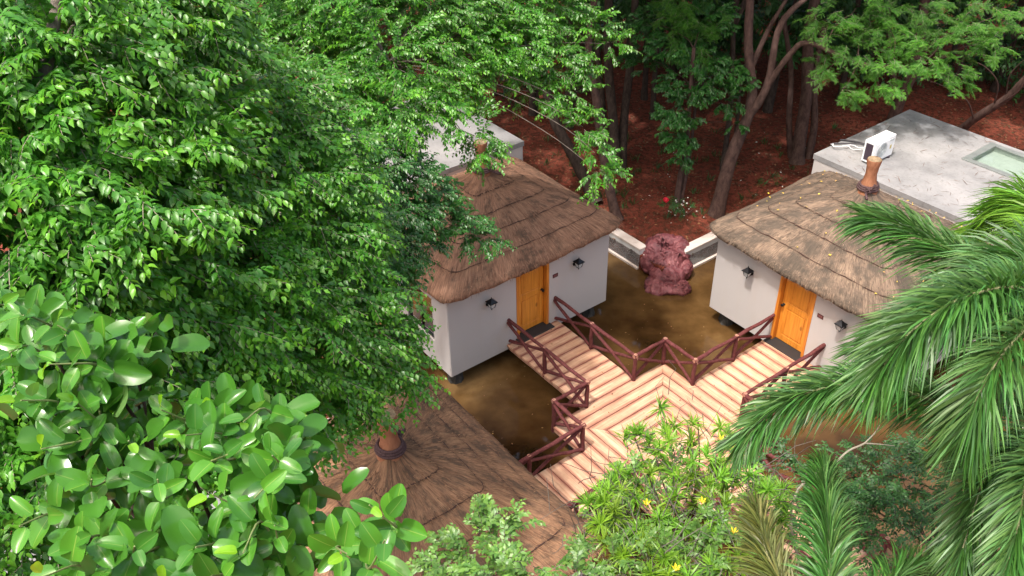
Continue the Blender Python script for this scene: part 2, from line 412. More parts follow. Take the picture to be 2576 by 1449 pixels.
def pond_wall(sa, sb, label):
    o = thing('pond_wall', label, 'wall', hub(sa * PW, sb * PW))
    o.rotation_euler = (0, 0, ROT_L)
    t = 0.26; LA = PE - PW; zb = -1.0; gap = 0.86 if sa * sb > 0 and sa > 0 else 0.0
    def arm(axis, i, e, z0, z1, name, mat):
        """one straight run of the wall; with a gap it stops short of the corner, where the rock stands"""
        a0 = gap if gap else (-i if axis == 0 else e + 0.001)
        m_ = MB(); x0, x1, y0, y1 = (a0, LA, -i, e) if axis == 0 else (-i, e, a0, LA)
        p = [(x0 * sa, y0 * sb), (x1 * sa, y0 * sb), (x1 * sa, y1 * sb), (x0 * sa, y1 * sb)]
        if sa * sb < 0: p = p[::-1]
        m_.prism(p, z0, z1); m_.build(name, mat, o, bevel=0.012 if name == 'coping' else 0)
    for axis in (0, 1):
        arm(axis, 0.0, t, zb, -0.045, 'plaster_face', 'pondwall')
        arm(axis, 0.012, t + 0.012, -0.043, 0.03, 'coping', 'coping')
        arm(axis, 0.075, -0.002, zb, WATER_Z + 0.06, 'foot_ledge', 'coping')
    return o
pond_wall(1, 1, 'low white pond wall with stained top on both sides of the red rock')
pond_wall(-1, 1, 'low pond wall between the hut under the fig tree and the near hut')
pond_wall(1, -1, 'low pond wall behind the palms beside the right hut')
pond_wall(-1, -1, 'low pond wall beside the near hut under the flowering shrub')

# ================================================================ HUTS
HW, HD = 2.38, 3.85
ZB, ZE, ZA = -0.165, 2.26, 3.70
EX, EY0, EY1 = 2.62, -0.30, 4.08
YC = (EY0 + EY1) / 2; EYH = (EY1 - EY0) / 2
SEAMS = [0.19, 0.41, 0.60, 0.81]
def roof_point(s, t, p=16.0):
    """s in [0,4) round the square, t from 0 (finial) to 1 (eave)"""
    k = int(s) % 4; q = (s - int(s)) * 2 - 1
    c = [(q, -1), (1, q), (-q, 1), (-1, -q)][k]
    pp = 4.0 + (p - 4.0) * min(1, t * 3.0)
    nrm = (abs(c[0]) ** pp + abs(c[1]) ** pp) ** (1 / pp)
    c = (c[0] / nrm, c[1] / nrm)
    r0 = 0.10
    return c[0] * (r0 + (EX - r0) * t), YC + c[1] * (r0 + (EYH - r0) * t)
def roof_z(t):
    return ZE + (ZA - 0.22 - ZE) * (1 - t) ** 1.0 + 0.10 * math.sin(math.pi * min(1, t)) + 0.26 * math.exp(-t / 0.05) - 0.05 * max(0, t - 0.9) / 0.1
def thatch_roof(parent, mat, seed):
    NS = 44
    rows = []
    prev = 0.0
    for sm in SEAMS + [1.0]:
        k = max(3, int((sm - prev) / 0.035))
        for i in range(k + 1):
            f = i / k
            rows.append((prev + (sm - prev) * (f if i < k else 1.0), 0.022 * f, i in (0, k)))
        prev = sm
    V = []; UV = []
    S = [q / NS for q in range(4 * NS)]
    for ri, (t, off, edge) in enumerate(rows):
        for s in S:
            tt = t
            if 0.02 < t < 0.99:
                tt += 0.004 * snoise(s * 9, seed + round(t * 10)) + 0.0035 * snoise(s * 41, seed + round(t * 10)) + (0.004 if (edge and off == 0) else 0)
            if t > 0.99: tt += 0.006 * snoise(s * 22, seed)
            x, y = roof_point(s, tt)
            z = roof_z(tt) + off + 0.012 * snoise(s * 30 + ri * 1.3, seed) + 0.02 * snoise(s * 5 + t * 3, seed + 3) * t
            z -= 0.06 * t ** 3 * (1 - (2 * (s % 1) - 1) ** 2)
            V.append((x, y, z)); UV.append((s * 5.0, t * 3.0))
    n = len(S); nr = len(rows)
    # thick eave lip and underside
    for dt, dz in ((1.0, -0.07), (0.985, -0.14), (0.93, -0.15), (0.80, -0.02)):
        for si, s in enumerate(S):
            x, y = roof_point(s, dt + 0.006 * snoise(s * 22, seed)); b = V[(nr - 1) * n + si]
            V.append((x, y, b[2] + dz + 0.015 * snoise(s * 40, seed))); UV.append((s * 5.0, 3.0 + (1.0 - dt) + 0.08))
    nr2 = nr + 4
    F = []; FU = []
    for r in range(nr2 - 1):
        for j in range(n):
            a, b_, c, d = r * n + j, r * n + (j + 1) % n, (r + 1) * n + (j + 1) % n, (r + 1) * n + j
            F.append((d, c, b_, a))
            u0, u1 = UV[a][0], UV[a][0] + 5.0 / NS
            FU.append([(u0, UV[d][1]), (u1, UV[c][1]), (u1, UV[b_][1]), (u0, UV[a][1])])
    m_ = MB(); m_.add(V, F, 0, FU)
    roof = m_.build('thatch_roof', mat, parent, smooth=True)
    # loose straw: on the slopes, at the seams and as a ragged eave fringe
    rg = np.random.default_rng(seed); V = []; F = []; FU = []
    for q in range(5200):
        s = rg.uniform(0, 4); r_ = rg.uniform()
        if r_ < 0.42: t0 = rg.uniform(0.955, 1.0)
        elif r_ < 0.70: t0 = SEAMS[int(rg.integers(0, 4))] - rg.uniform(0.0, 0.05)
        else: t0 = rg.uniform(0.08, 0.97)
        dt = rg.uniform(0.02, 0.055); ds = rg.normal(0, 0.008); wd_ = 0.0018 / max(0.15, t0)
        def P_(s_, t_, up):
            x, y = roof_point(s_ % 4, t_); return (x, y, roof_z(t_) + up + 0.02 * snoise(s_ * 5 + t_ * 3, seed + 3) * t_ - 0.06 * t_ ** 3 * (1 - (2 * (s_ % 1) - 1) ** 2))
        u0 = rg.uniform(0.012, 0.028); a_ = P_(s - wd_, t0, u0); b_ = P_(s + wd_, t0, u0); c_ = P_(s + ds, t0 + dt, u0 + rg.uniform(0.004, 0.034) - (0.05 if t0 + dt > 1 else 0))
        k = len(V); V += [a_, b_, c_]; F.append((k, k + 2, k + 1)); uu = rg.uniform(0, 20); FU.append([(uu, t0 * 3), (uu, t0 * 3 + 0.1), (uu, t0 * 3)])
    m_ = MB(); m_.add(V, F, 0, FU); st_ = m_.build('loose_straw', mat, roof); st_['kind'] = 'stuff'
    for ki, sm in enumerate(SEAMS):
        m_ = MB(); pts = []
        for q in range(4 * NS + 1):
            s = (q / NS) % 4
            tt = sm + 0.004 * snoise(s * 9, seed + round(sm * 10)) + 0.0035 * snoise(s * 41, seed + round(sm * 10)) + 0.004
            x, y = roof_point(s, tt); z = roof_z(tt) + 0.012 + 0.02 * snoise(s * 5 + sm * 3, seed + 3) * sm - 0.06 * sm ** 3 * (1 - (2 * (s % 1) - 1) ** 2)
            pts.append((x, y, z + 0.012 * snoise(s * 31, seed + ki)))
        m_.tube(pts, [max(0.003, 0.010 + 0.007 * snoise(i * 0.37, seed + ki)) for i in range(len(pts))], 5, cap=False)  # dark tube stands for the crack and its shading along the lap
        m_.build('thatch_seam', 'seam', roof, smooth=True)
    return roof
def finial(parent, seed):
    random.seed(seed)
    z0 = 3.54
    m_ = MB(); m_.lathe([(0.235, -0.02), (0.195, 0.10), (0.145, 0.24), (0.122, 0.42), (0.135, 0.60), (0.158, 0.74), (0.150, 0.775)], (0, YC, z0), 20, 0, 0.005)
    f = m_.build('finial_post', 'stump', parent, smooth=True)
    m_ = MB(); ring = [(0.150 * math.cos(2 * math.pi * j / 20), YC + 0.150 * math.sin(2 * math.pi * j / 20), z0 + 0.77 + random.uniform(-0.02, 0.02)) for j in range(20)]
    m_.add(ring + [(0, YC, z0 + 0.76)], [(j, (j + 1) % 20, 20) for j in range(20)]); m_.build('cut_top', 'stump_top', f)
    for k in range(3):
        m_ = MB(); m_.tube([(0.205 * math.cos(q) * (1.08 - 0.08 * k), YC + 0.205 * math.sin(q) * (1.08 - 0.08 * k), z0 + 0.09 + 0.042 * k + 0.01 * math.sin(q)) for q in [2 * math.pi * j / 28 for j in range(29)]], 0.026, 7, cap=False)
        m_.build('rope_coil', 'rope', f, smooth=True)
    m_ = MB()
    m_.tube([(0.10, YC - 0.20, z0 + 0.17), (0.17, YC - 0.24, z0 + 0.19), (0.20, YC - 0.22, z0 + 0.12), (0.13, YC - 0.27, z0 + 0.08), (0.20, YC - 0.33, z0 + 0.045), (0.27, YC - 0.40, z0 + 0.03)], 0.030, 7)
    m_.tube([(0.08, YC - 0.20, z0 + 0.07), (0.15, YC - 0.27, z0 + 0.15), (0.21, YC - 0.20, z0 + 0.20), (0.24, YC - 0.16, z0 + 0.30)], 0.026, 7)
    m_.build('rope_knot', 'rope', f, smooth=True)
def lamp(loc, rz, label):
    """lantern on a wall bracket: local -y points out of the wall"""
    o = thing('wall_lamp', label, 'lamp', loc, rz, 'black lanterns beside the hut doors')
    m_ = MB(); m_.lathe([(0.0, 0), (0.055, 0.0), (0.062, 0.012), (0.05, 0.03), (0.0, 0.032)], (0, 0, 0), 14)
    bp = m_.build('wall_plate', 'black', o, smooth=True); bp.rotation_euler = (math.pi / 2, 0, 0); bp.location = (0, 0.002, -0.06)
    m_ = MB(); m_.tube([(0, -0.02, -0.06), (0, -0.08, -0.11), (0, -0.14, -0.12), (0, -0.155, -0.09), (0, -0.155, -0.07)], 0.013, 8); m_.build('bracket', 'black', o, smooth=True)
    cy = -0.155
    def frus(w0, z0, w1, z1, m_, mi=0):
        v = [(sx * w0, cy + sy * w0, z0) for sx, sy in ((-1, -1), (1, -1), (1, 1), (-1, 1))] + [(sx * w1, cy + sy * w1, z1) for sx, sy in ((-1, -1), (1, -1), (1, 1), (-1, 1))]
        m_.add(v, [(3, 2, 1, 0), (4, 5, 6, 7)] + [(i, (i + 1) % 4, 4 + (i + 1) % 4, 4 + i) for i in range(4)], mi)
    m_ = MB(); frus(0.030, -0.085, 0.048, -0.072, m_); m_.tube([(0, cy, -0.15), (0, cy, -0.08)], [0.008, 0.02], 8); m_.build('lamp_base', 'black', o)
    m_ = MB(); frus(0.042, -0.070, 0.074, 0.068, m_); m_.build('lamp_glass', 'lampglass', o)
    for sx, sy in ((-1, -1), (1, -1), (1, 1), (-1, 1)):
        m_ = MB(); m_.tube([(sx * 0.046, cy + sy * 0.046, -0.078), (sx * 0.078, cy + sy * 0.078, 0.07)], 0.007, 5); m_.build('lamp_rib', 'black', o)
    m_ = MB(); frus(0.104, 0.068, 0.098, 0.082, m_); frus(0.096, 0.0825, 0.030, 0.140, m_); frus(0.036, 0.1405, 0.012, 0.165, m_); m_.tube([(0, cy, 0.16), (0, cy, 0.21)], [0.012, 0.004], 8); m_.build('lamp_cap', 'black', o)
    return o
def door(parent, knob):
    d = MB(); Y = 0.125
    d.box(-0.405, 0.405, Y, Y + 0.04, 0.03, 2.03)
    leaf = d.build('door', 'door', parent, bevel=0.004, seg=1)
    for x0, x1 in ((-0.40, -0.295), (0.295, 0.40)):
        m_ = MB(); m_.box(x0, x1, Y - 0.014, Y - 0.002, 0.035, 2.025); m_.build('stile', 'door', leaf, bevel=0.005, seg=1)
    for z0, z1 in ((0.035, 0.20), (0.97, 1.12), (1.90, 2.025)):
        m_ = MB(); m_.box(-0.294, 0.294, Y - 0.014, Y - 0.002, z0, z1); m_.build('rail', 'door', leaf, bevel=0.005, seg=1)
    for z0, z1 in ((0.245, 0.925), (1.165, 1.855)):
        m_ = MB(); m_.box(-0.25, 0.25, Y - 0.012, Y - 0.002, z0, z1); m_.build('panel', 'door', leaf, bevel=0.010, seg=2)
    m_ = MB(); m_.lathe([(0.0, 0), (0.034, 0), (0.034, 0.012), (0.014, 0.02), (0.014, 0.042), (0.034, 0.052), (0.038, 0.072), (0.026, 0.09), (0, 0.094)], (0, 0, 0), 14)
    k = m_.build('knob', 'black', leaf, smooth=True); k.rotation_euler = (math.pi / 2, 0, 0); k.location = (knob * 0.348, Y - 0.013, 1.03)
    fr = MB()
    fr.box(-0.48, -0.41, -0.012, 0.17, -0.01, 2.035); fr.box(0.41, 0.48, -0.012, 0.17, -0.01, 2.035); fr.box(-0.48, 0.48, -0.0125, 0.17, 2.0355, 2.10)
    fr.build('door_frame', 'frame', parent)
    th = MB(); th.box(-0.52, 0.52, -0.20, 0.122, -0.012, 0.024); th.build('threshold', 'mat', parent, bevel=0.004, seg=1)
def window(parent, side):
    x = side * HW; y0, y1, z0, z1 = 0.62, 1.75, 0.52, 1.72
    s = side
    m_ = MB()
    for a, b_, c, d in ((y0, y0 + 0.05, z0, z1), (y1 - 0.05, y1, z0, z1), (y0 + 0.05, y1 - 0.05, z0, z0 + 0.05), (y0 + 0.05, y1 - 0.05, z1 - 0.05, z1)):
        m_.box(min(x - s * 0.10, x - s * 0.04), max(x - s * 0.10, x - s * 0.04), a, b_, c, d)
    m_.box(min(x - s * 0.095, x - s * 0.045), max(x - s * 0.095, x - s * 0.045), (y0 + y1) / 2 - 0.02, (y0 + y1) / 2 + 0.02, z0 + 0.05, z1 - 0.05)
    w = m_.build('window', 'black', parent)
    for a, b_ in ((y0 + 0.051, (y0 + y1) / 2 - 0.021), ((y0 + y1) / 2 + 0.021, y1 - 0.051)):
        m_ = MB(); m_.add([(x - s * 0.07, a, z0 + 0.05), (x - s * 0.07, b_, z0 + 0.05), (x - s * 0.07, b_, z1 - 0.05), (x - s * 0.07, a, z1 - 0.05)], [(0, 1, 2, 3)]); m_.build('pane', 'glass', w)
    m_ = MB(); K = 50; v = []
    for k in range(K + 1):
        yy = y0 + (y1 - y0) * k / K; xx = x - s * (0.20 + 0.02 * math.sin(k * 1.15))
        v += [(xx, yy, z0 + 0.02), (xx, yy, z1)]
    m_.add(v, [(2 * k, 2 * k + 2, 2 * k + 3, 2 * k + 1) for k in range(K)]); m_.build('curtain', 'curtain', w, smooth=True)
    m_ = MB(); m_.box(min(x - s * 0.30, x - s * 0.29), max(x - s * 0.30, x - s * 0.29), y0 - 0.3, y1 + 0.3, z0 - 0.3, z1 + 0.3); m_.build('room_shade', 'roomshade', w)  # dark sheet painted in place of the shade inside the hut
def hut(origin, rz, thatch, seed, knob, label, lamps, skylight):
    o = thing('thatched_hut', label, 'hut', (origin[0], origin[1], 0), rz)
    T = 0.18
    def shell(z0, z1, gap):
        """footprint of the walls with the door gap, and with window gaps when asked"""
        m_ = MB(); r = 0.03
        def arc(cx, cy, a0, a1, rr, k=5): return [(cx + rr * math.cos(R(a0 + (a1 - a0) * i / k)), cy + rr * math.sin(R(a0 + (a1 - a0) * i / k))) for i in range(k + 1)]
        for sgn in (1, -1):
            c = arc(HW - r, r, -90, 0, r)
            pieces = []
            if gap:
                pieces = [[(0.482, 0)] + c + [(HW, 0.62), (HW - T, 0.62), (HW - T, T), (0.482, T)], [(HW, 1.75), (HW, HD), (HW - T, HD), (HW - T, 1.75)]]
            else:
                pieces = [[(0.482, 0)] + c + [(HW, HD), (HW - T, HD), (HW - T, T), (0.482, T)]]
            for p in pieces:
                q = [(sgn * x, y) for x, y in p]
                if sgn < 0: q = q[::-1]
                m_.prism(q, z0, z1)
        return m_
    w = MB()
    for z0, z1, g in ((ZB, 0.52, False), (0.52, 1.72, True), (1.72, 2.22, False)):
        k = shell(z0, z1, g); w.add(k.v, k.f)
    w.box(-0.482, 0.482, 0.02, T, 2.10, 2.22)
    w.build('wall', 'stucco', o)
    m_ = MB(); m_.box(-HW + 0.12, HW - 0.12, 0.10, HD - 0.02, ZB - 0.10, ZB + 0.02); m_.build('floor_beam', 'underside', o)
    random.seed(seed)
    for px, py in ((-HW + 0.32, 0.36), (0.0, 0.55), (HW - 0.32, 0.36), (-HW + 0.32, 2.0), (HW - 0.32, 2.0), (-HW + 0.32, 3.5), (HW - 0.32, 3.5)):
        m_ = MB(); m_.lathe([(0.24, -1.1), (0.21, -0.62), (0.17, -0.45), (0.15, ZB - 0.08), (0.0, ZB - 0.075)], (px, py, 0), 9, 0, 0.035); m_.build('pier', 'stone', o)
    door(o, knob); window(o, -1); window(o, 1)
    thatch_roof(o, thatch, seed); finial(o, seed)
    # annex with the flat concrete roof
    ax, y0, y1, zt = 2.74, HD, 8.05, 2.70
    m_ = MB(); m_.prism(rounded(-ax, ax, y0, y1, 0.05), -0.5, 2.56); m_.build('annex_wall', 'stucco', o)
    sx0, sx1, sy0, sy1 = -0.10, 1.75, 6.56, 7.75
    m_ = MB(); q = 0.012
    if skylight:
        O = [(-ax - q, y0 - q), (ax + q, y0 - q), (ax + q, y1 + q), (-ax - q, y1 + q)]; I = [(sx0, sy0), (sx1, sy0), (sx1, sy1), (sx0, sy1)]
        v = [(x, y, z) for z in (2.562, zt) for x, y in O + I]
        f = []
        for i in range(4):
            j = (i + 1) % 4
            f += [(8 + i, 8 + j, 12 + j, 12 + i), (i, 4 + i, 4 + j, j), (i, j, 8 + j, 8 + i), (4 + j, 4 + i, 12 + i, 12 + j)]
        m_.add(v, f)
    else:
        m_.box(-ax - q, ax + q, y0 - q, y1 + q, 2.562, zt)
    m_.build('annex_roof', 'concrete', o)
    if skylight:
        m_ = MB()
        for a, b_, c, d in ((sx0 - 0.14, sx0 + 0.035, sy0 - 0.12, sy1 + 0.10), (sx1 - 0.035, sx1 + 0.14, sy0 - 0.12, sy1 + 0.10), (sx0 + 0.036, sx1 - 0.036, sy0 - 0.12, sy0 + 0.035), (sx0 + 0.036, sx1 - 0.036, sy1 - 0.035, sy1 + 0.10)):
            m_.box(a, b_, c, d, zt + 0.003, zt + 0.035)
        sk = m_.build('skylight', 'steel', o)
        m_ = MB(); m_.add([(sx0, sy0, zt - 0.01), (sx1, sy0, zt - 0.01), (sx1, sy1, zt - 0.01), (sx0, sy1, zt - 0.01)], [(0, 1, 2, 3)]); m_.build('pane', 'glass', sk)
        m_ = MB(); e = 0.004
        v = [(x, y, z) for z in (2.565, zt - 0.02) for x, y in ((sx0 + e, sy0 + e), (sx1 - e, sy0 + e), (sx1 - e, sy1 - e), (sx0 + e, sy1 - e))]
        m_.add(v, [(0, 1, 2, 3), (0, 4, 5, 1), (1, 5, 6, 2), (2, 6, 7, 3), (3, 7, 4, 0)]); m_.build('light_well', 'well', sk)
    # plate beside the door
    m_ = MB(); m_.box(0.60, 0.755, -0.010, 0.0, 1.30, 1.40); pl = m_.build('name_plate', 'plate', o)
    m_ = MB()
    for k in range(2): m_.box(0.625, 0.725, -0.012, -0.0102, 1.332 + 0.03 * k, 1.342 + 0.03 * k)
    m_.build('plate_mark', 'plate_mark', pl)
    for lx, lab in zip((-1.29, 1.27), lamps):
        if lab is None: continue
        c, s = math.cos(rz), math.sin(rz)
        lamp((origin[0] + c * lx, origin[1] + s * lx, 1.50), rz, lab)
    return o
oL = hub(0.02, 4.40); oR = hub(4.25, 0.227); oN = hub(-4.36, -0.05)
hut(oL, ROT_L, 'thatch_left', 11, 1, 'white hut with reddish thatch, half covered by the big fig trees', ('black lantern left of the door of the reddish thatched hut', 'black lantern beside the red rock end of the reddish thatched hut wall'), False)
hut(oR, ROT_L - math.pi / 2, 'thatch_right', 23, -1, 'white hut with greyish thatch and flat roof annex carrying the air conditioner', ('black lantern between the door and the pond corner of the greyish thatched hut', 'black lantern beside the maroon plate of the greyish thatched hut, next to the palm'), True)
hut(oN, ROT_L + math.pi / 2, 'thatch_near', 37, 1, 'near hut seen from above, dark brown thatched roof with roped finial', (None, None), False)

# ================================================================ BOARDWALK
HS, AWD, PT = 1.66, 0.76, 0.05
deck = thing('boardwalk', 'cross shaped boardwalk of pinkish cream planks over the pond', 'boardwalk', hub(0, 0), ROT_L)
def plank_mesh(L0, L1, w, name):
    """plank from y=0 to y=w; length L0 (half) at y=0 and L1 at y=w"""
    g = 0.007; c = 0.006
    m_ = MB()
    def ring(ins, z):
        return [(-L0 + ins, g + ins, z), (L0 - ins, g + ins, z), (L1 - ins, w - g - ins, z), (-L1 + ins, w - g - ins, z)]
    v = ring(0, -PT) + ring(0, -c) + ring(c, 0)
    f = [(3, 2, 1, 0), (8, 9, 10, 11)]
    for i in range(4):
        j = (i + 1) % 4; f += [(i, j, 4 + j, 4 + i), (4 + i, 4 + j, 8 + j, 8 + i)]
    uv = [[(v[k][0], v[k][1] / w) for k in q] for q in f]
    m_.add(v, f, 0, uv); me_ = m_.mesh(name); me_.materials.append(M['plank']); return me_
PLW = 0.277
arm_me = plank_mesh(AWD, AWD, PLW, 'plank_arm')
nh = 6; hub_me = []
for k in range(nh):
    w = HS / nh
    hub_me.append(plank_mesh(w * (nh - k) - 0.004 if k < nh else 0.02, max(0.03, w * (nh - k - 1)), w, 'plank_hub'))
random.seed(3)
arm_len = (9.9, 9.3, 9.75, 16)   # planks per arm (B+, A+, A-, B-)
for ai, (rot, cnt) in enumerate(((0, 10), (-math.pi / 2, 9), (math.pi / 2, 10), (math.pi, 17))):
    dx, dy = -math.sin(rot), math.cos(rot)
    end = (4.40, 4.25, 4.36, 6.4)[ai]
    w = (end - HS) / cnt
    for k in range(cnt):
        o = bpy.data.objects.new('plank', arm_me); COL.objects.link(o); o.parent = deck
        d = HS + k * w; o.location = (dx * d, dy * d, random.uniform(-0.003, 0.0)); o.rotation_euler = (0, 0, rot + random.uniform(-0.004, 0.004)); o.scale = (1 + random.uniform(-0.01, 0.01), w / PLW, 1)
    for k in range(nh):
        o = bpy.data.objects.new('plank', hub_me[k]); COL.objects.link(o); o.parent = deck
        d = HS - k * HS / nh; o.rotation_euler = (0, 0, rot + math.pi); o.location = (dx * d, dy * d, random.uniform(-0.002, 0.0))
# beams under the plank edges
def beam(pts, name='edge_beam'):
    m_ = MB(); m_.tube([(a, b, -0.115 + 0.008 * snoise(i * 2.1)) for i, (a, b) in enumerate(pts)], 0.062, 8); m_.build(name, 'fascia', deck, smooth=True)
e = AWD - 0.07; h = HS - 0.07
for (x0, y0), (x1, y1) in [((e, h), (e, 4.36)), ((-e, h), (-e, 4.36)), ((h, e), (4.2, e)), ((h, -e), (4.2, -e)), ((-h, e), (-4.3, e)), ((-h, -e), (-4.3, -e)), ((e, -h), (e, -6.4)), ((-e, -h), (-e, -6.4)),
                           ((-h, h), (-e, h)), ((e, h), (h, h)), ((-h, -h), (-e, -h)), ((e, -h), (h, -h)), ((h, h), (h, e)), ((h, -h), (h, -e)), ((-h, h), (-h, e)), ((-h, -h), (-h, -e))]:
    beam([(x0 + (x1 - x0) * i / 6, y0 + (y1 - y0) * i / 6) for i in range(7)])
for x, y in ((1.3, 1.3), (-1.3, 1.3), (1.3, -1.3), (-1.3, -1.3), (0, 3.0), (3.0, 0), (-3.0, 0), (0, -3.2)):
    m_ = MB(); m_.lathe([(0.13, -1.1), (0.13, -0.055), (0, -0.054)], (x, y, 0), 10); m_.build('pile', 'stone', deck)

# ---------------------------------------------------------------- log railings
def log(p, q, r, name, parent, seed, taper=0.85):
    p = np.array(p); q = np.array(q); K = 7; d = q - p; L = np.linalg.norm(d); d = d / L
    a = np.cross(d, [0.3, 0.2, 1.0]); a /= np.linalg.norm(a); b_ = np.cross(d, a)
    pts = []; rad = []
    for i in range(K + 1):
        f = i / K; w = 0.013 * math.sin(math.pi * f) * L
        pts.append(p + d * L * f + a * w * snoise(f * 3 + seed, seed) + b_ * w * snoise(f * 3 + seed * 2, seed + 4))
        rad.append(r * (1 + (taper - 1) * f) * (1 + 0.10 * snoise(f * 9, seed)))
    m_ = MB(); m_.tube(pts, rad, 9, 0, True, 1)
    o = m_.build(name, ['log', 'logend'], parent, smooth=True)
    return o
def railing(pts, label, ends):
    o = thing('log_railing', label, 'railing', hub(0, 0), ROT_L, 'rustic log railings of the boardwalk')
    Hh = 0.70; n_ = len(pts)
    for i, (a, b_) in enumerate(pts):
        if (i == 0 and ends[0]) or (i == n_ - 1 and ends[1]): continue
        log((a, b_, -0.16), (a, b_, Hh + 0.045), 0.052, 'post', o, i * 3.1 + len(label))
    for i in range(n_ - 1):
        (a0, b0), (a1, b1) = pts[i], pts[i + 1]; sd = i * 5.7 + len(label)
        p0 = np.array([a0, b0, 0.0]); p1 = np.array([a1, b1, 0.0]); z = np.array([0, 0, 1.0])
        d = (p1 - p0) / np.linalg.norm(p1 - p0); nrm = np.cross(d, z)
        log(p0 + z * Hh - d * 0.05, p1 + z * (Hh + 0.006) + d * 0.05, 0.046, 'top_rail', o, sd)
        log(p0 + z * (Hh - 0.06) + nrm * 0.022 + d * 0.02, p1 + z * 0.06 + nrm * 0.022 - d * 0.02, 0.040, 'brace', o, sd + 1)
        log(p0 + z * 0.06 - nrm * 0.022 + d * 0.02, p1 + z * (Hh - 0.09) - nrm * 0.022 - d * 0.02, 0.040, 'brace', o, sd + 2)
    return o
aw, S_ = 0.70, 1.62
railing([(aw, 4.44), (aw, 3.06), (aw, S_), (S_, S_), (S_, aw), (2.95, aw), (4.30, aw)], 'red brown log railing facing the red rock, joining both far huts', (True, True))
railing([(-aw, 4.44), (-aw, 3.06), (-aw, S_), (-S_, S_), (-S_, aw), (-3.0, aw), (-4.42, aw)], 'red brown log railing from the reddish thatched hut round to the near hut', (True, True))
railing([(4.30, -aw), (2.95, -aw), (S_, -aw), (S_, -S_), (aw, -S_), (aw, -3.1), (aw, -4.7), (aw, -6.3)], 'red brown log railing half hidden by the palm frond, from the greyish thatched hut', (True, False))
railing([(-4.42, -aw), (-3.0, -aw), (-S_, -aw), (-S_, -S_), (-aw, -S_), (-aw, -3.1), (-aw, -4.7), (-aw, -6.3)], 'red brown log railing behind the flowering shrub, from the near hut', (True, False))

# ================================================================ RED ROCK in the pond corner
def red_rock():
    from mathutils import noise as mn
    bm = bmesh.new()
    for c, r in (((0, -0.62, -0.34), (0.60, 0.42, 0.15)), ((0.05, -0.30, -0.22), (0.50, 0.42, 0.22)), ((-0.02, 0.10, -0.10), (0.52, 0.42, 0.30)), ((-0.36, 0.42, 0.06), (0.27, 0.45, 0.27)), ((0.40, 0.42, 0.02), (0.25, 0.40, 0.22)),
                 ((0.10, 0.06, 0.10), (0.42, 0.14, 0.15)), ((0.0, 0.80, 0.02), (0.55, 0.24, 0.24)), ((0.02, 0.45, -0.16), (0.50, 0.50, 0.20)), ((-0.50, 0.10, -0.15), (0.22, 0.35, 0.22)), ((0.52, -0.02, -0.20), (0.20, 0.35, 0.20)), ((-0.25, -0.80, -0.38), (0.35, 0.25, 0.12)), ((0.3, -0.72, -0.36), (0.36, 0.28, 0.13))):
        bmesh.ops.create_icosphere(bm, subdivisions=3, radius=1.0, matrix=Matrix.Translation(c) @ Matrix.Diagonal((*r, 1)))
    tmp = bpy.data.meshes.new('tmp'); bm.to_mesh(tmp); bm.free(); to = bpy.data.objects.new('tmp', tmp); COL.objects.link(to)
    md = to.modifiers.new('r', 'REMESH'); md.mode = 'VOXEL'; md.voxel_size = 0.024
    sm_ = to.modifiers.new('s', 'SMOOTH'); sm_.iterations = 4; sm_.factor = 0.6
    me_ = bpy.data.meshes.new_from_object(to.evaluated_get(bpy.context.evaluated_depsgraph_get())); me_.name = 'rock'
    bpy.data.objects.remove(to); bpy.data.meshes.remove(tmp)
    for v in me_.vertices:
        p = v.co; d = 0.085 * mn.noise(p * 2.6 + Vector((3.1, 0, 7))) + 0.10 * (0.40 - abs(mn.noise(p * 3.6))) + 0.05 * (0.35 - abs(mn.noise(p * 8.0))) + 0.016 * mn.noise(p * 20)
        v.co = p + v.normal * d
    me_.polygons.foreach_set('use_smooth', [True] * len(me_.polygons)); me_.materials.clear()
    o = obj('rock', me_, 'rock'); o.location = hub(4.92, 4.74, -0.18); o.scale = (0.98, 1.0, 1.12)
    o.rotation_euler = (0, 0, math.atan2((EA + EB)[1], (EA + EB)[0]) - math.pi / 2)
    tag(o, 'purplish red rock outcrop spilling over the pond wall corner', 'rock')
red_rock()

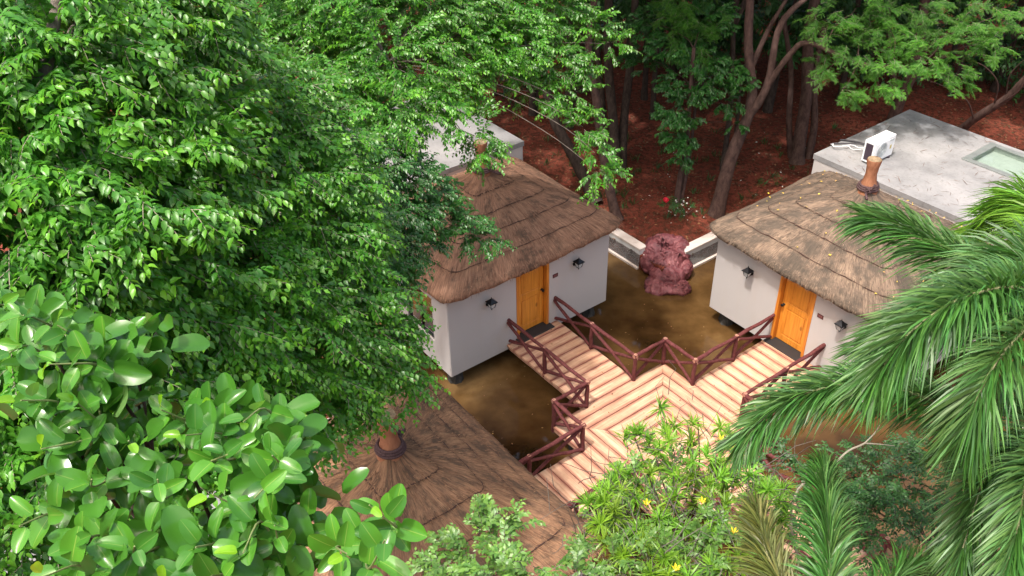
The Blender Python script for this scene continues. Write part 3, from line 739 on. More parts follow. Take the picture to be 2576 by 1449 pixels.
# ================================================================ AIR CONDITIONER on the annex roof
def aircon():
    o = thing('air_conditioner', 'white air conditioner unit standing on the flat annex roof', 'air conditioner', (oR[0], oR[1], 0), ROT_L - math.pi / 2)
    x0, x1, y0, y1, z0, z1 = -1.74, -1.44, 4.38, 5.24, 2.75, 3.32
    m_ = MB(); m_.box(x0, x1, y0, y1, z0, z1); m_.build('casing', 'acwhite', o, bevel=0.012)
    m_ = MB(); m_.box(x0 + 0.05, x1 - 0.05, y0 - 0.006, y0 - 0.002, z0 + 0.06, z1 - 0.06); m_.build('side_grille', 'acgrille', o)
    m_ = MB(); m_.box(x1 + 0.002, x1 + 0.012, y0 + 0.05, y0 + 0.60, z0 + 0.05, z1 - 0.05); m_.build('fan_panel', 'acwhite', o, bevel=0.003, seg=1)
    for k in range(5):
        m_ = MB(); r = 0.06 + 0.036 * k
        m_.tube([(x1 + 0.018, y0 + 0.32 + r * math.cos(q), z0 + 0.29 + r * math.sin(q)) for q in [2 * math.pi * j / 24 for j in range(25)]], 0.005, 5, cap=False); m_.build('fan_guard', 'acgray', o)
    m_ = MB(); m_.add([(x1 + 0.0135, y0 + 0.32 + 0.19 * math.cos(2 * math.pi * j / 24), z0 + 0.29 + 0.19 * math.sin(2 * math.pi * j / 24)) for j in range(24)], [tuple(range(24))]); m_.build('fan_opening', 'acgray', o)
    m_ = MB(); m_.box(x1 + 0.002, x1 + 0.008, y0 + 0.64, y1 - 0.05, z1 - 0.13, z1 - 0.09); m_.build('brand_strip', 'acgray', o)
    m_ = MB(); m_.box(x1 + 0.002, x1 + 0.007, y0 + 0.68, y0 + 0.74, z0 + 0.22, z0 + 0.32); m_.build('sticker', simple('sticker_gold', (0.42, 0.34, 0.10), 0.5), o)
    for yy in (y0 + 0.1, y1 - 0.16):
        m_ = MB(); m_.box(x0 - 0.02, x1 + 0.02, yy, yy + 0.06, 2.702, z0); m_.build('foot', 'acgrille', o)
    c = thing('pipe_bundle', 'tangled white and dark pipes running from the air conditioner to the roof edge', 'pipes', (oR[0], oR[1], 0), ROT_L - math.pi / 2)
    for k, (mt, r) in enumerate((('cabled', 0.022), ('cabled', 0.020), ('cable', 0.012), ('cable', 0.009))):
        m_ = MB(); pts = []
        for i in range(15):
            f = i / 14
            pts.append((x0 - 0.0 - 1.05 * f, y0 + 0.55 + 0.25 * math.sin(f * 3 + k) - 0.1 * k * f + (0.10 * math.sin(f * 14) if k > 1 else 0), 2.735 + 0.10 * (1 - f) * (1 - f) + (0.03 * k * math.sin(f * 3.1)) if f < 0.97 else 2.72))
        m_.tube(pts, r, 7); m_.build('pipe', mt, c, smooth=True)
aircon()

# ================================================================ FOLIAGE TOOLS
def np_mesh(name, V, F, tint=None, smooth=False):
    V = np.asarray(V, np.float32); F = np.asarray(F, np.int32)
    me_ = bpy.data.meshes.new(name); me_.vertices.add(len(V)); me_.vertices.foreach_set('co', V.ravel())
    k = F.shape[1]; me_.loops.add(F.size); me_.loops.foreach_set('vertex_index', F.ravel())
    me_.polygons.add(len(F)); me_.polygons.foreach_set('loop_start', np.arange(len(F), dtype=np.int32) * k)
    me_.polygons.foreach_set('loop_total', np.full(len(F), k, np.int32))
    if smooth: me_.polygons.foreach_set('use_smooth', np.ones(len(F), bool))
    me_.update(calc_edges=True)
    if tint is not None:
        at = me_.attributes.new('tint', 'FLOAT_COLOR', 'POINT')
        at.data.foreach_set('color', np.concatenate([tint, np.ones((len(tint), 1))], 1).astype(np.float32).ravel())
    return me_
def unit(v): return v / (np.linalg.norm(v, axis=-1, keepdims=True) + 1e-9)
def frames(y, zhint):
    """rotation matrices whose columns are x, y, z with y along the leaf and z near zhint"""
    y = unit(y); x = unit(np.cross(y, zhint)); z = np.cross(x, y)
    return np.stack([x, y, z], -1)
def leaf_small(w=0.54, fold=0.11, droop=0.20):
    V = np.array([(0, 0, 0), (-w / 2, 0.42, fold), (w / 2, 0.42, fold), (0, 0.45, 0.03), (0, 1.0, -droop)], float)
    F = np.array([(0, 2, 3), (3, 2, 4), (0, 3, 1), (3, 4, 1)])
    return V, F
def leaf_round(w=0.56, fold=0.09, droop=0.22):
    V = np.array([(0, 0, 0), (-w * 0.40, 0.22, fold), (-w * 0.47, 0.57, fold), (w * 0.40, 0.22, fold), (w * 0.47, 0.57, fold), (0, 0.5, 0.0), (0, 1.0, -droop)], float)
    F = np.array([(0, 3, 5), (3, 4, 5), (4, 6, 5), (0, 5, 1), (1, 5, 2), (2, 5, 6)])
    return V, F
def leaf_narrow(w=0.10, droop=0.12):
    V = np.array([(-w * 0.25, 0, 0), (w * 0.25, 0, 0), (-w / 2, 0.5, 0.03), (w / 2, 0.5, 0.03), (0, 1, -droop)], float)
    F = np.array([(0, 1, 3), (0, 3, 2), (2, 3, 4)])
    return V, F
def place(T, mats, pos, scale, tint):
    V0, F0 = T; n = len(pos)
    V = np.einsum('nij,kj->nki', mats, V0) * scale[:, None, None] + pos[:, None, :]
    F = (F0[None] + (np.arange(n) * len(V0))[:, None, None]).reshape(-1, F0.shape[1])
    return V.reshape(-1, 3), F, np.repeat(tint, len(V0), 0)
def make_spray(rng, length=0.56, n=20, hang=0.36, side=4):
    """leaves of one drooping twig, along +x; returns leaf axis, normal hint, pos, size, age(0 old..1 tip)"""
    ax, nz, ps, sz, ag = [], [], [], [], []
    stems = [(np.zeros(3), np.array([1, 0, 0.15]), length, n)]
    for k in range(side):
        f = rng.uniform(0.12, 0.65); sg = 1 if k % 2 else -1
        stems.append((np.array([f * length, 0, 0.1 * f * length - 0.22 * f * f * length]), unit(np.array([0.8, sg * rng.uniform(0.4, 0.9), rng.uniform(-0.2, 0.25)])), length * rng.uniform(0.3, 0.55), int(n * 0.45)))
    segs = []
    for p0, d, L, m in stems:
        prev = p0
        for i in range(m):
            f = (i + 0.7) / m
            p = p0 + d * L * f + np.array([0, 0, -0.30 * L * f * f])
            t = unit(d + np.array([0, 0, -0.6 * f])); lat = unit(np.cross(t, [0, 0, 1.0])) * (1 if i % 2 else -1)
            a = unit(t * rng.uniform(0.25, 0.8) + lat * rng.uniform(0.3, 0.9) + np.array([0, 0, -hang * rng.uniform(0.3, 1.3)]) + rng.normal(0, 0.16, 3))
            ax.append(a); nz.append(unit(np.array([0, 0, 1.0]) + 0.45 * lat + rng.normal(0, 0.30, 3))); ps.append(p); sz.append(rng.uniform(0.72, 1.12) * (1 - 0.35 * max(0, f - 0.8) / 0.2)); ag.append(f)
        e = p0 + d * L + np.array([0, 0, -0.30 * L]); mid = p0 + d * L * 0.5 + np.array([0, 0, -0.075 * L]); segs.append((p0, mid, e))
    return [np.array(q) for q in (ax, nz, ps, sz, ag)] + [segs]
_sr = np.random.default_rng(21)
SPRAYS = {'fig': [make_spray(_sr) for _ in range(10)], 'dense': [make_spray(_sr, 0.55, 22, 0.5, 4) for _ in range(8)], 'upright': [make_spray(_sr, 0.42, 16, 0.1, 3) for _ in range(8)]}
def lobe_points(rng, lobes, dens, low=-0.35):
    P, D, IN, LT = [], [], [], []
    for (cx, cy, cz, rr) in lobes:
        m = max(9, int(dens * rr * rr)); d = unit(rng.normal(0, 1, (m * 3, 3))); d = d[d[:, 2] > low][:m]; m = len(d)
        q = rng.uniform(0.10, 1, (m, 1)) ** 0.42
        wob = 1 + 0.22 * np.sin(d[:, :1] * 5 + cx * 3) * np.cos(d[:, 1:2] * 4 + cy * 2)
        p = np.array([cx, cy, cz]) + d * q * rr * wob * np.array([1, 1, 0.72])
        P.append(p); D.append(unit(d * np.array([1, 1, 0.35]) + rng.normal(0, 0.35, (m, 3)) + np.array([0, 0, -0.12]))); IN.append(q[:, 0]); LT.append(np.full(m, rng.uniform(0.78, 1.22)))
    return np.concatenate(P), np.concatenate(D), np.concatenate(IN), np.concatenate(LT)
def crown_mesh(name, lobes, dens, leaf, sprays, seed, spray_scale=1.0, tmpl=None, young=0.25, centre=None, low=-0.35, twig=True):
    """a crown of drooping twigs with leaves: returns leaf mesh, twig tube list"""
    rng = np.random.default_rng(seed); P, D, Q, LT = lobe_points(rng, lobes, dens, low)
    if centre is not None:
        out = unit((P - np.array(centre)) * np.array([1, 1, 0.2])); D = unit(D * 0.75 + out * 0.5)
    x = unit(D); y = unit(np.cross(np.array([0, 0, 1.0]) + rng.normal(0, 0.25, (len(P), 3)), x)); z = np.cross(x, y)
    Fm = np.stack([x, y, z], -1); kind = rng.integers(0, len(SPRAYS[sprays]), len(P)); sc = rng.uniform(0.75, 1.25, len(P)) * spray_scale
    hue = rng.uniform(0, 1, len(P))
    VV, FF, TT, off = [], [], [], 0; tw = []
    T = tmpl or leaf_small()
    for k, sp in enumerate(SPRAYS[sprays]):
        s = np.where(kind == k)[0]
        if not len(s): continue
        ax, nz, ps, sz, ag, segs = sp; n = len(ax)
        A = np.einsum('nij,kj->nki', Fm[s], ax).reshape(-1, 3); Z = np.einsum('nij,kj->nki', Fm[s], nz).reshape(-1, 3)
        Z = unit(Z + np.array([0, 0, 0.55]))
        pos = (np.einsum('nij,kj->nki', Fm[s], ps) * sc[s][:, None, None] + P[s][:, None, :]).reshape(-1, 3)
        size = (leaf * sz[None, :] * rng.uniform(0.85, 1.15, (len(s), n))).reshape(-1)
        h = np.repeat(hue[s], n); age = np.tile(ag, len(s)); r = rng.uniform(0, 1, len(h))
        b = (0.72 + 0.40 * r + 0.20 * (h - 0.5)) * np.repeat(LT[s], n)  # lobe tone adds painted contrast between lit and dim clumps
        yg = np.clip((age - 0.55) / 0.45, 0, 1) * young * (0.4 + 1.2 * h) * (Q[s].repeat(n))  # young tips are yellower; outer sprays also painted brighter as if catching light
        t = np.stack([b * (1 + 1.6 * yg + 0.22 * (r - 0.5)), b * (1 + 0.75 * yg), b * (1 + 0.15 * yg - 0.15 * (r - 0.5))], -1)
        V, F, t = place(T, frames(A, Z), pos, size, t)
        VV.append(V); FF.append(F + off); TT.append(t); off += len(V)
        if twig:
            for i in s:
                for g in segs[:2]: tw.append([Fm[i] @ q * sc[i] + P[i] for q in g])
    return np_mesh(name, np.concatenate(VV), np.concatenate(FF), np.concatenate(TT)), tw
def thin_tubes(paths, r0, r1):
    """three-sided twigs, all paths with the same point count"""
    P = np.array(paths, float); n, k, _ = P.shape
    t = unit(P[:, -1] - P[:, 0]); a = unit(np.cross(t, np.array([0.31, 0.22, 0.93]))); b = np.cross(t, a)
    ring = []
    rad = np.linspace(r0, r1, k)
    for j in range(3):
        q = 2 * math.pi * j / 3; ring.append(P + rad[None, :, None] * (a * math.cos(q) + b * math.sin(q))[:, None, :])
    V = np.stack(ring, 2).reshape(-1, 3)
    base = (np.arange(n) * k * 3)[:, None, None]; F = []
    for i in range(k - 1):
        for j in range(3): F.append((i * 3 + j, i * 3 + (j + 1) % 3, (i + 1) * 3 + (j + 1) % 3, (i + 1) * 3 + j))
    F = (np.array(F)[None] + base).reshape(-1, 4)
    return V, F
def bez(p, q, sag=0.15, n=7, seed=0):
    p = np.array(p, float); q = np.array(q, float); out = []
    L = np.linalg.norm(q - p)
    for i in range(n):
        f = i / (n - 1)
        out.append(p + (q - p) * f + np.array([0.05 * L * snoise(f * 3 + seed, seed), 0.05 * L * snoise(f * 3 + seed, seed + 9), sag * L * math.sin(math.pi * f)]))
    return out
def spline(ctrl, n=16):
    """Catmull-Rom through the control points"""
    c = [np.array(p, float) for p in ctrl]; c = [2 * c[0] - c[1]] + c + [2 * c[-1] - c[-2]]; out = []
    seg = len(c) - 3; per = max(2, n // seg)
    for i in range(seg):
        for k in range(per):
            t = k / per; p0, p1, p2, p3 = c[i:i + 4]
            out.append(0.5 * ((2 * p1) + (-p0 + p2) * t + (2 * p0 - 5 * p1 + 4 * p2 - p3) * t * t + (-p0 + 3 * p1 - 3 * p2 + p3) * t ** 3))
    out.append(c[-2]); return out
M['bark_fig'] = mat_bark('bark_fig', (0.085, 0.070, 0.058), (0.24, 0.205, 0.175))
M['bark_brown'] = mat_bark('bark_brown', (0.045, 0.027, 0.023), (0.135, 0.082, 0.068))
M['bark_dark'] = mat_bark('bark_dark', (0.030, 0.022, 0.018), (0.095, 0.068, 0.055))
M['twig'] = simple('twig_pale', (0.26, 0.23, 0.17), 0.8)
M['twig_green'] = simple('twig_green', (0.16, 0.20, 0.07), 0.6)
M['twig_gray'] = simple('twig_gray', (0.115, 0.10, 0.085), 0.9)
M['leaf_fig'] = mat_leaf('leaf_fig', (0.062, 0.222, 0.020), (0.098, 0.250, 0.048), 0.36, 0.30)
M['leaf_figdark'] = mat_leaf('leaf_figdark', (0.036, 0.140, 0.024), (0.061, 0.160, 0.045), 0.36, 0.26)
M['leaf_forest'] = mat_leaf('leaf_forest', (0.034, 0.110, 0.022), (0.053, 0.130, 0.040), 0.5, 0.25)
M['leaf_feather'] = mat_leaf('leaf_feather', (0.087, 0.255, 0.030), (0.115, 0.260, 0.050), 0.5, 0.40)
M['leaf_big'] = mat_leaf('leaf_big', (0.066, 0.225, 0.028), (0.150, 0.300, 0.095), 0.24, 0.28, vein=True)
M['leaf_palm'] = mat_leaf('leaf_palm', (0.054, 0.165, 0.030), (0.078, 0.175, 0.048), 0.42, 0.26)
M['leaf_olive'] = mat_leaf('leaf_olive', (0.125, 0.155, 0.040), (0.15, 0.17, 0.06), 0.45, 0.25)
M['leaf_lime'] = mat_leaf('leaf_lime', (0.150, 0.330, 0.028), (0.150, 0.300, 0.050), 0.38, 0.32)
M['leaf_shrub'] = mat_leaf('leaf_shrub', (0.120, 0.255, 0.048), (0.150, 0.270, 0.080), 0.40, 0.30)
M['litter'] = mat_leaf('leaf_litter', (0.16, 0.085, 0.045), (0.20, 0.12, 0.07), 0.8, 0.1, (1, 1, 1))
M['flower_y'] = simple('petal_yellow', (0.80, 0.60, 0.03), 0.5)
M['flower_r'] = simple('petal_red', (0.55, 0.01, 0.03), 0.5)
M['flower_w'] = simple('petal_white', (0.75, 0.75, 0.68), 0.6)
M['rachis'] = simple('palm_rachis', (0.20, 0.20, 0.10), 0.5)
M['palmtrunk'] = mat_bark('palm_trunk', (0.13, 0.115, 0.095), (0.30, 0.27, 0.23), 5)

def stems_into(parent, root, paths, bark, name='trunk'):
    """each path: (points, r0, r1); the first is the trunk, the others limbs"""
    for i, (pts, r0, r1) in enumerate(paths):
        pts = [np.array(p, float) - np.array(root) for p in spline(pts, 18)]
        n_ = len(pts); rad = [(r0 + (r1 - r0) * k / (n_ - 1)) * (1 + 0.07 * snoise(k * 1.3, i + r0 * 50)) for k in range(n_)]
        if i == 0: rad[0] *= 1.35
        m_ = MB(); m_.tube(pts, rad, 10 if r0 > 0.06 else 6); m_.build(name if i == 0 else 'limb', bark, parent, smooth=True)
def tree(name, label, root, paths, lobes, dens, leaf, sprays, lmat, bark, seed, cat='tree', group=None, spray_scale=1.0, tmpl=None, young=0.25, limb_r=0.045, low=-0.35, twigr=0.0045, limbs=True, twig=True, twigmat='twig'):
    o = thing(name, label, cat, root, 0, group)
    fork = np.array(paths[0][0][-1], float) if paths else np.array(root)
    paths = list(paths)
    if limbs:
        trunk_pts = [p for pa in paths for p in spline(pa[0], 14)[5:]]
        for i, l in enumerate(lobes):
            c = np.array(l[:3]); s = min(trunk_pts, key=lambda p: np.linalg.norm(p - c) + (0.9 if p[2] > c[2] else 0))
            if np.linalg.norm(s - c) > 0.3: paths.append((bez(s, c, 0.08, 6, seed + i), max(0.007, limb_r * (0.02 + 1.05 * min(l[3], 1.4))), min(0.006, limb_r * 0.25)))
    stems_into(o, root, paths, bark)
    me_, tw = crown_mesh('crown', lobes, dens, leaf, sprays, seed, spray_scale, tmpl, young, fork + np.array([0, 0, 0.5]), low, twig)
    c = obj('crown', me_, lmat, o); c.location = tuple(-np.array(root))
    if tw:
        V, F = thin_tubes(tw, twigr, twigr * 0.45); t = obj('twigs', np_mesh('twigs', V, F), twigmat, c); t['kind'] = 'stuff'
    return o

# ================================================================ FIG TREES
tree('fig_tree', 'big glossy leaved fig tree whose pale trunk shows through its foliage', (-3.30, 3.70, -0.20), [([(-3.30, 3.70, -0.20), (-3.5, 4.2, 4.0), (-3.7, 5.4, 7.6), (-3.75, 6.4, 10.2), (-3.64, 7.25, 11.17), (-3.74, 7.90, 11.56)], 0.16, 0.02)],
     [(-4.15, 7.51, 11.03, 0.85), (-3.69, 8.16, 10.90, 0.85), (-3.70, 6.99, 10.64, 0.80), (-3.31, 8.35, 10.48, 0.65), (-3.79, 6.18, 10.38, 0.75), (-3.38, 7.03, 10.18, 0.80), (-3.21, 8.07, 9.91, 0.60), (-3.28, 5.81, 10.20, 0.70), (-3.13, 6.90, 9.67, 0.70), (-3.48, 5.29, 10.16, 0.50), (-3.25, 5.93, 9.51, 0.70), (-2.99, 7.75, 9.30, 0.45), (-3.42, 5.27, 9.62, 0.55), (-3.12, 5.82, 9.02, 0.60), (-3.52, 4.90, 9.63, 0.50), (-3.58, 4.86, 9.06, 0.60), (-3.27, 5.22, 8.87, 0.60), (-3.59, 4.51, 8.57, 0.60), (-3.13, 4.86, 8.37, 0.60), (-2.73, 5.37, 8.05, 0.50), (-3.34, 4.22, 8.16, 0.60)],
     158, 0.094, 'fig', 'leaf_fig', 'bark_fig', 101, group='fig trees by the huts', tmpl=leaf_round(), young=0.62)
tree('fig_tree', 'fig tree leaning over the near hut roof and its finial', (-6.20, 12.90, -0.20), [([(-6.20, 12.90, -0.20), (-5.9, 12.4, 3.0), (-5.0, 11.4, 5.6), (-3.12, 9.02, 8.33)], 0.22, 0.07)],
     [(-3.17, 9.28, 9.54, 0.70), (-2.75, 9.73, 8.98, 0.75), (-2.81, 8.68, 8.88, 0.80), (-2.40, 9.70, 8.41, 0.55), (-2.57, 8.46, 8.24, 0.80), (-2.87, 7.51, 8.63, 0.70), (-2.20, 9.42, 7.85, 0.50), (-2.25, 8.64, 7.63, 0.60), (-2.63, 7.29, 7.98, 0.75), (-2.22, 7.79, 7.48, 0.65), (-2.99, 6.57, 8.51, 0.70), (-1.89, 8.63, 7.10, 0.45), (-2.43, 7.16, 7.29, 0.60), (-2.02, 7.84, 7.03, 0.50), (-1.82, 8.54, 6.81, 0.36), (-2.15, 7.36, 6.88, 0.40), (-1.83, 8.06, 6.66, 0.28), (-3.22, 6.30, 7.98, 0.70), (-2.83, 6.60, 7.70, 0.70), (-1.65, 8.45, 6.51, 0.18), (-1.50, 8.38, 6.24, 0.10), (-2.26, 6.99, 6.88, 0.30)],
     185, 0.083, 'fig', 'leaf_fig', 'bark_fig', 202, group='fig trees by the huts', tmpl=leaf_small(0.60, 0.12, 0.16), young=0.52)
tree('fig_tree', 'tall fig tree hanging its branches over the reddish thatched roof', (-4.70, 15.40, -0.20), [([(-4.70, 15.40, -0.20), (-4.4, 15.3, 3.5), (-3.4, 14.9, 6.2), (-2.02, 14.85, 7.69)], 0.26, 0.08)],
     [(-3.85, 14.85, 8.56, 1.00), (-2.68, 15.45, 8.53, 1.10), (-1.43, 15.85, 8.23, 1.10), (-0.18, 16.87, 7.93, 1.00), (0.82, 17.41, 7.65, 0.75), (-2.91, 13.83, 7.99, 0.80), (-1.96, 14.29, 7.77, 0.90), (-0.96, 15.35, 7.54, 0.85), (0.10, 16.00, 7.41, 0.70), (0.98, 15.97, 7.02, 0.50), (-2.27, 12.88, 7.52, 0.75), (-1.55, 13.68, 7.27, 0.60), (0.53, 15.76, 6.73, 0.35), (1.11, 15.43, 6.63, 0.30), (1.37, 14.99, 6.35, 0.20), (1.53, 14.65, 6.05, 0.12), (1.63, 14.44, 5.75, 0.06), (-0.54, 14.02, 6.72, 0.16), (-0.47, 13.64, 6.53, 0.06), (1.59, 17.22, 7.39, 0.30), (2.05, 17.03, 7.13, 0.10), (-1.08, 14.61, 7.19, 0.35), (-0.19, 15.56, 7.14, 0.40), (-3.55, 15.55, 7.81, 0.70), (-2.33, 16.31, 7.50, 0.70), (-0.73, 16.96, 7.38, 0.60)],
     172, 0.084, 'fig', 'leaf_fig', 'bark_fig', 303, group='fig trees by the huts', tmpl=leaf_small(0.60, 0.12, 0.16), young=0.60, spray_scale=0.9)
tree('fig_tree', 'shaded dark green fig tree drooping in front of the reddish thatch', (-5.60, 14.20, -0.20), [([(-5.60, 14.20, -0.20), (-5.0, 14.0, 3.0), (-3.8, 13.4, 5.0), (-2.29, 11.85, 6.78)], 0.18, 0.06)],
     [(-2.45, 11.64, 7.17, 0.65), (-1.97, 12.35, 6.97, 0.55), (-1.52, 12.55, 6.56, 0.38), (-1.13, 12.80, 6.05, 0.26), (-0.76, 12.90, 5.67, 0.12), (-2.11, 11.29, 6.69, 0.55), (-1.69, 11.97, 6.26, 0.25), (-1.94, 10.87, 6.27, 0.38), (-2.14, 10.33, 6.38, 0.45), (-1.54, 11.85, 5.75, 0.06), (-2.03, 10.41, 5.97, 0.22), (-2.00, 10.69, 6.54, 0.50), (-2.40, 10.15, 7.16, 0.65), (-1.81, 10.85, 6.08, 0.12), (-1.20, 12.65, 5.84, 0.26), (-0.76, 12.78, 5.51, 0.18), (-1.49, 12.12, 5.79, 0.22), (-0.47, 12.82, 5.40, 0.08), (-1.68, 12.11, 6.46, 0.35)],
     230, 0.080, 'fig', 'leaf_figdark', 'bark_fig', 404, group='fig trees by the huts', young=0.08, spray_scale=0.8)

# ================================================================ FOREGROUND BIG-LEAVED TREE
def big_leaf_mesh(curl, fold, wid):
    nu, nv = 4, 8; V = []; UV = []
    for j in range(nv + 1):
        f = j / nv
        w = wid * max(0.0, 1 - abs(2 * (f ** 0.86) - 1) ** 2.7) ** 0.5
        if j == nv: w = 0.075
        if j == 0: w = 0.02
        for i in range(nu + 1):
            u = i / nu * 2 - 1
            V.append((u * w, f, fold * abs(u) ** 1.4 * w * 2 - curl * f * f + 0.03 * math.sin(f * 6) * u)); UV.append((u, f))
    F = [(j * (nu + 1) + i, j * (nu + 1) + i + 1, (j + 1) * (nu + 1) + i + 1, (j + 1) * (nu + 1) + i) for j in range(nv) for i in range(nu)]
    return np.array(V), np.array(F), UV
def big_leaf_tree():
    rng = np.random.default_rng(77)
    root = np.array((-1.50, 1.40, -0.20))
    o = thing('broad_leaved_tree', 'tree of large rounded glossy leaves close in front of the figs', 'tree', root)
    leaf_me = []; raw = []
    for curl, fold, wid in ((0.10, 0.20, 0.31), (0.22, 0.12, 0.28), (0.04, 0.32, 0.30), (0.16, 0.18, 0.33), (0.30, 0.28, 0.27)):
        V, F, UV = big_leaf_mesh(curl, fold, wid); raw.append((V, F))
        for young in (0, 1):
            m_ = np_mesh('leaf', V, F, np.tile(np.array([(1, 1, 1), (2.3, 1.6, 0.6)][young]), (len(V), 1)), True)
            ul = m_.uv_layers.new(name='UVMap'); ul.data.foreach_set('uv', np.array([UV[k] for k in F.ravel()], np.float32).ravel())
            m_.materials.append(M['leaf_big']); leaf_me.append(m_)
    stems_into(o, root, [([root, root + np.array([-0.1, 0.1, 5.0]), (-1.45, 1.8, 8.0), (-1.3, 2.3, 9.7)], 0.13, 0.05)], 'bark_fig')
    crown_c = np.array([-1.3, 2.3, 9.7])
    tips = [(-1.89, 2.67, 11.66), (-1.73, 2.56, 11.68), (-1.56, 2.46, 11.71), (-1.67, 2.33, 11.70), (-1.54, 2.30, 11.67), (-1.45, 2.46, 11.37), (-1.58, 2.16, 11.64), (-1.45, 2.23, 11.56), (-1.25, 2.36, 11.40), (-1.11, 2.36, 11.40), (-0.93, 2.26, 11.43), (-1.28, 2.15, 11.46), (-1.09, 2.16, 11.47), (-0.92, 2.05, 11.49), (-0.78, 2.05, 11.48),
            (-1.52, 2.07, 11.51), (-1.36, 2.01, 11.43), (-1.11, 1.94, 11.50), (-0.94, 1.91, 11.46), (-0.81, 1.90, 11.45), (-0.75, 1.85, 11.38), (-1.54, 1.86, 11.39), (-1.32, 1.76, 11.43), (-1.14, 1.75, 11.42), (-0.96, 1.75, 11.41), (-0.82, 1.74, 11.39), (-1.36, 1.64, 11.43), (-1.02, 1.63, 11.41), (-0.85, 1.63, 11.41),
            (-0.44, 1.82, 11.50), (-0.38, 1.69, 11.50), (-0.50, 1.70, 11.43)]
    anchors = {}
    cnt = 0; und = []
    for ti, t in enumerate(tips):
        t = np.array(t); base = t + np.array([rng.normal(0, 0.05), 0.17, -0.20]) + rng.normal(0, 0.02, 3)
        mid = (t + base) / 2 + rng.normal(0, 0.04, 3)
        pts = spline([base, mid, t], 8)
        m_ = MB(); m_.tube([p - root for p in pts], [0.0055 - 0.003 * k / (len(pts) - 1) for k in range(len(pts))], 6)
        br = m_.build('branch', 'twig_green', o, smooth=True)
        m_ = MB(); m_.tube([p - root for p in bez(base, crown_c + rng.normal(0, 0.15, 3), -0.06, 7, ti)], [0.0055 + 0.0016 * k for k in range(7)], 6); m_.build('branch', 'bark_dark', o, smooth=True)
        d = unit(t - base); nl = 9 if ti < 29 else 10
        for k in range(nl):
            f = 1.0 - k / (nl - 1) * 0.92
            p = np.array(pts[min(len(pts) - 1, int(f * (len(pts) - 1)))])
            ang = k * 2.399 + ti; a1 = unit(np.cross(d, [0, 0, 1.0])); a2 = np.cross(a1, d)
            rad = a1 * math.cos(ang) + a2 * math.sin(ang)
            a = unit(rad * (0.75 + 0.35 * (1 - f)) + d * (0.10 + 0.45 * f) + np.array([0, 0, 0.10]) + rng.normal(0, 0.16, 3))
            zh = unit(np.array([-0.1, -0.45, 1.0]) + rng.normal(0, 0.38, 3))
            m3 = frames(a[None], zh[None])[0]; ln = rng.uniform(0.074, 0.114) * (0.6 if k == 0 else (0.8 if k == 1 else 1.0))
            yg = 1 if (k == 0 and rng.uniform() < 0.55) else 0
            if cnt >= 298: break
            lo = bpy.data.objects.new('leaf', leaf_me[int(rng.integers(0, 5)) * 2 + yg]); COL.objects.link(lo); lo.parent = br
            lo.matrix_local = Matrix.Translation(Vector(p - root + a * 0.018)) @ Matrix(m3.tolist()).to_4x4() @ Matrix.Scale(ln, 4)
            cnt += 1
        for k in range(15 if ti < 29 else 0):
            p = base + (t - base) * rng.uniform(-0.9, 0.35) + np.clip(rng.normal(0, 0.06, 3), -0.09, 0.09)
            und.append((p, unit(rng.normal(0, 1, 3) + np.array([0, 0, 0.1])), rng.uniform(0.10, 0.15)))
    VV, FF, TT, off = [], [], [], 0
    for k in range(5):
        s = und[k::5]; A = np.array([q[1] for q in s]); Pp = np.array([q[0] for q in s]) - root; Z = unit(np.array([0, -0.2, 1.0]) + rng.normal(0, 0.5, (len(s), 3)))
        V, F, T = place(raw[k], frames(A, Z), Pp, np.array([q[2] for q in s]), np.repeat(rng.uniform(0.75, 1.05, (len(s), 1)), 3, 1))
        VV.append(V); FF.append(F + off); TT.append(T); off += len(V)
    u = obj('inner_foliage', np_mesh('inner_foliage', np.concatenate(VV), np.concatenate(FF), np.concatenate(TT), True), 'leaf_big', o)
    uvl = u.data.uv_layers.new(name='UVMap'); n_ = len(u.data.loops); uvl.data.foreach_set('uv', np.tile(np.array([0.5, 0.5], np.float32), n_)); u['kind'] = 'stuff'
big_leaf_tree()

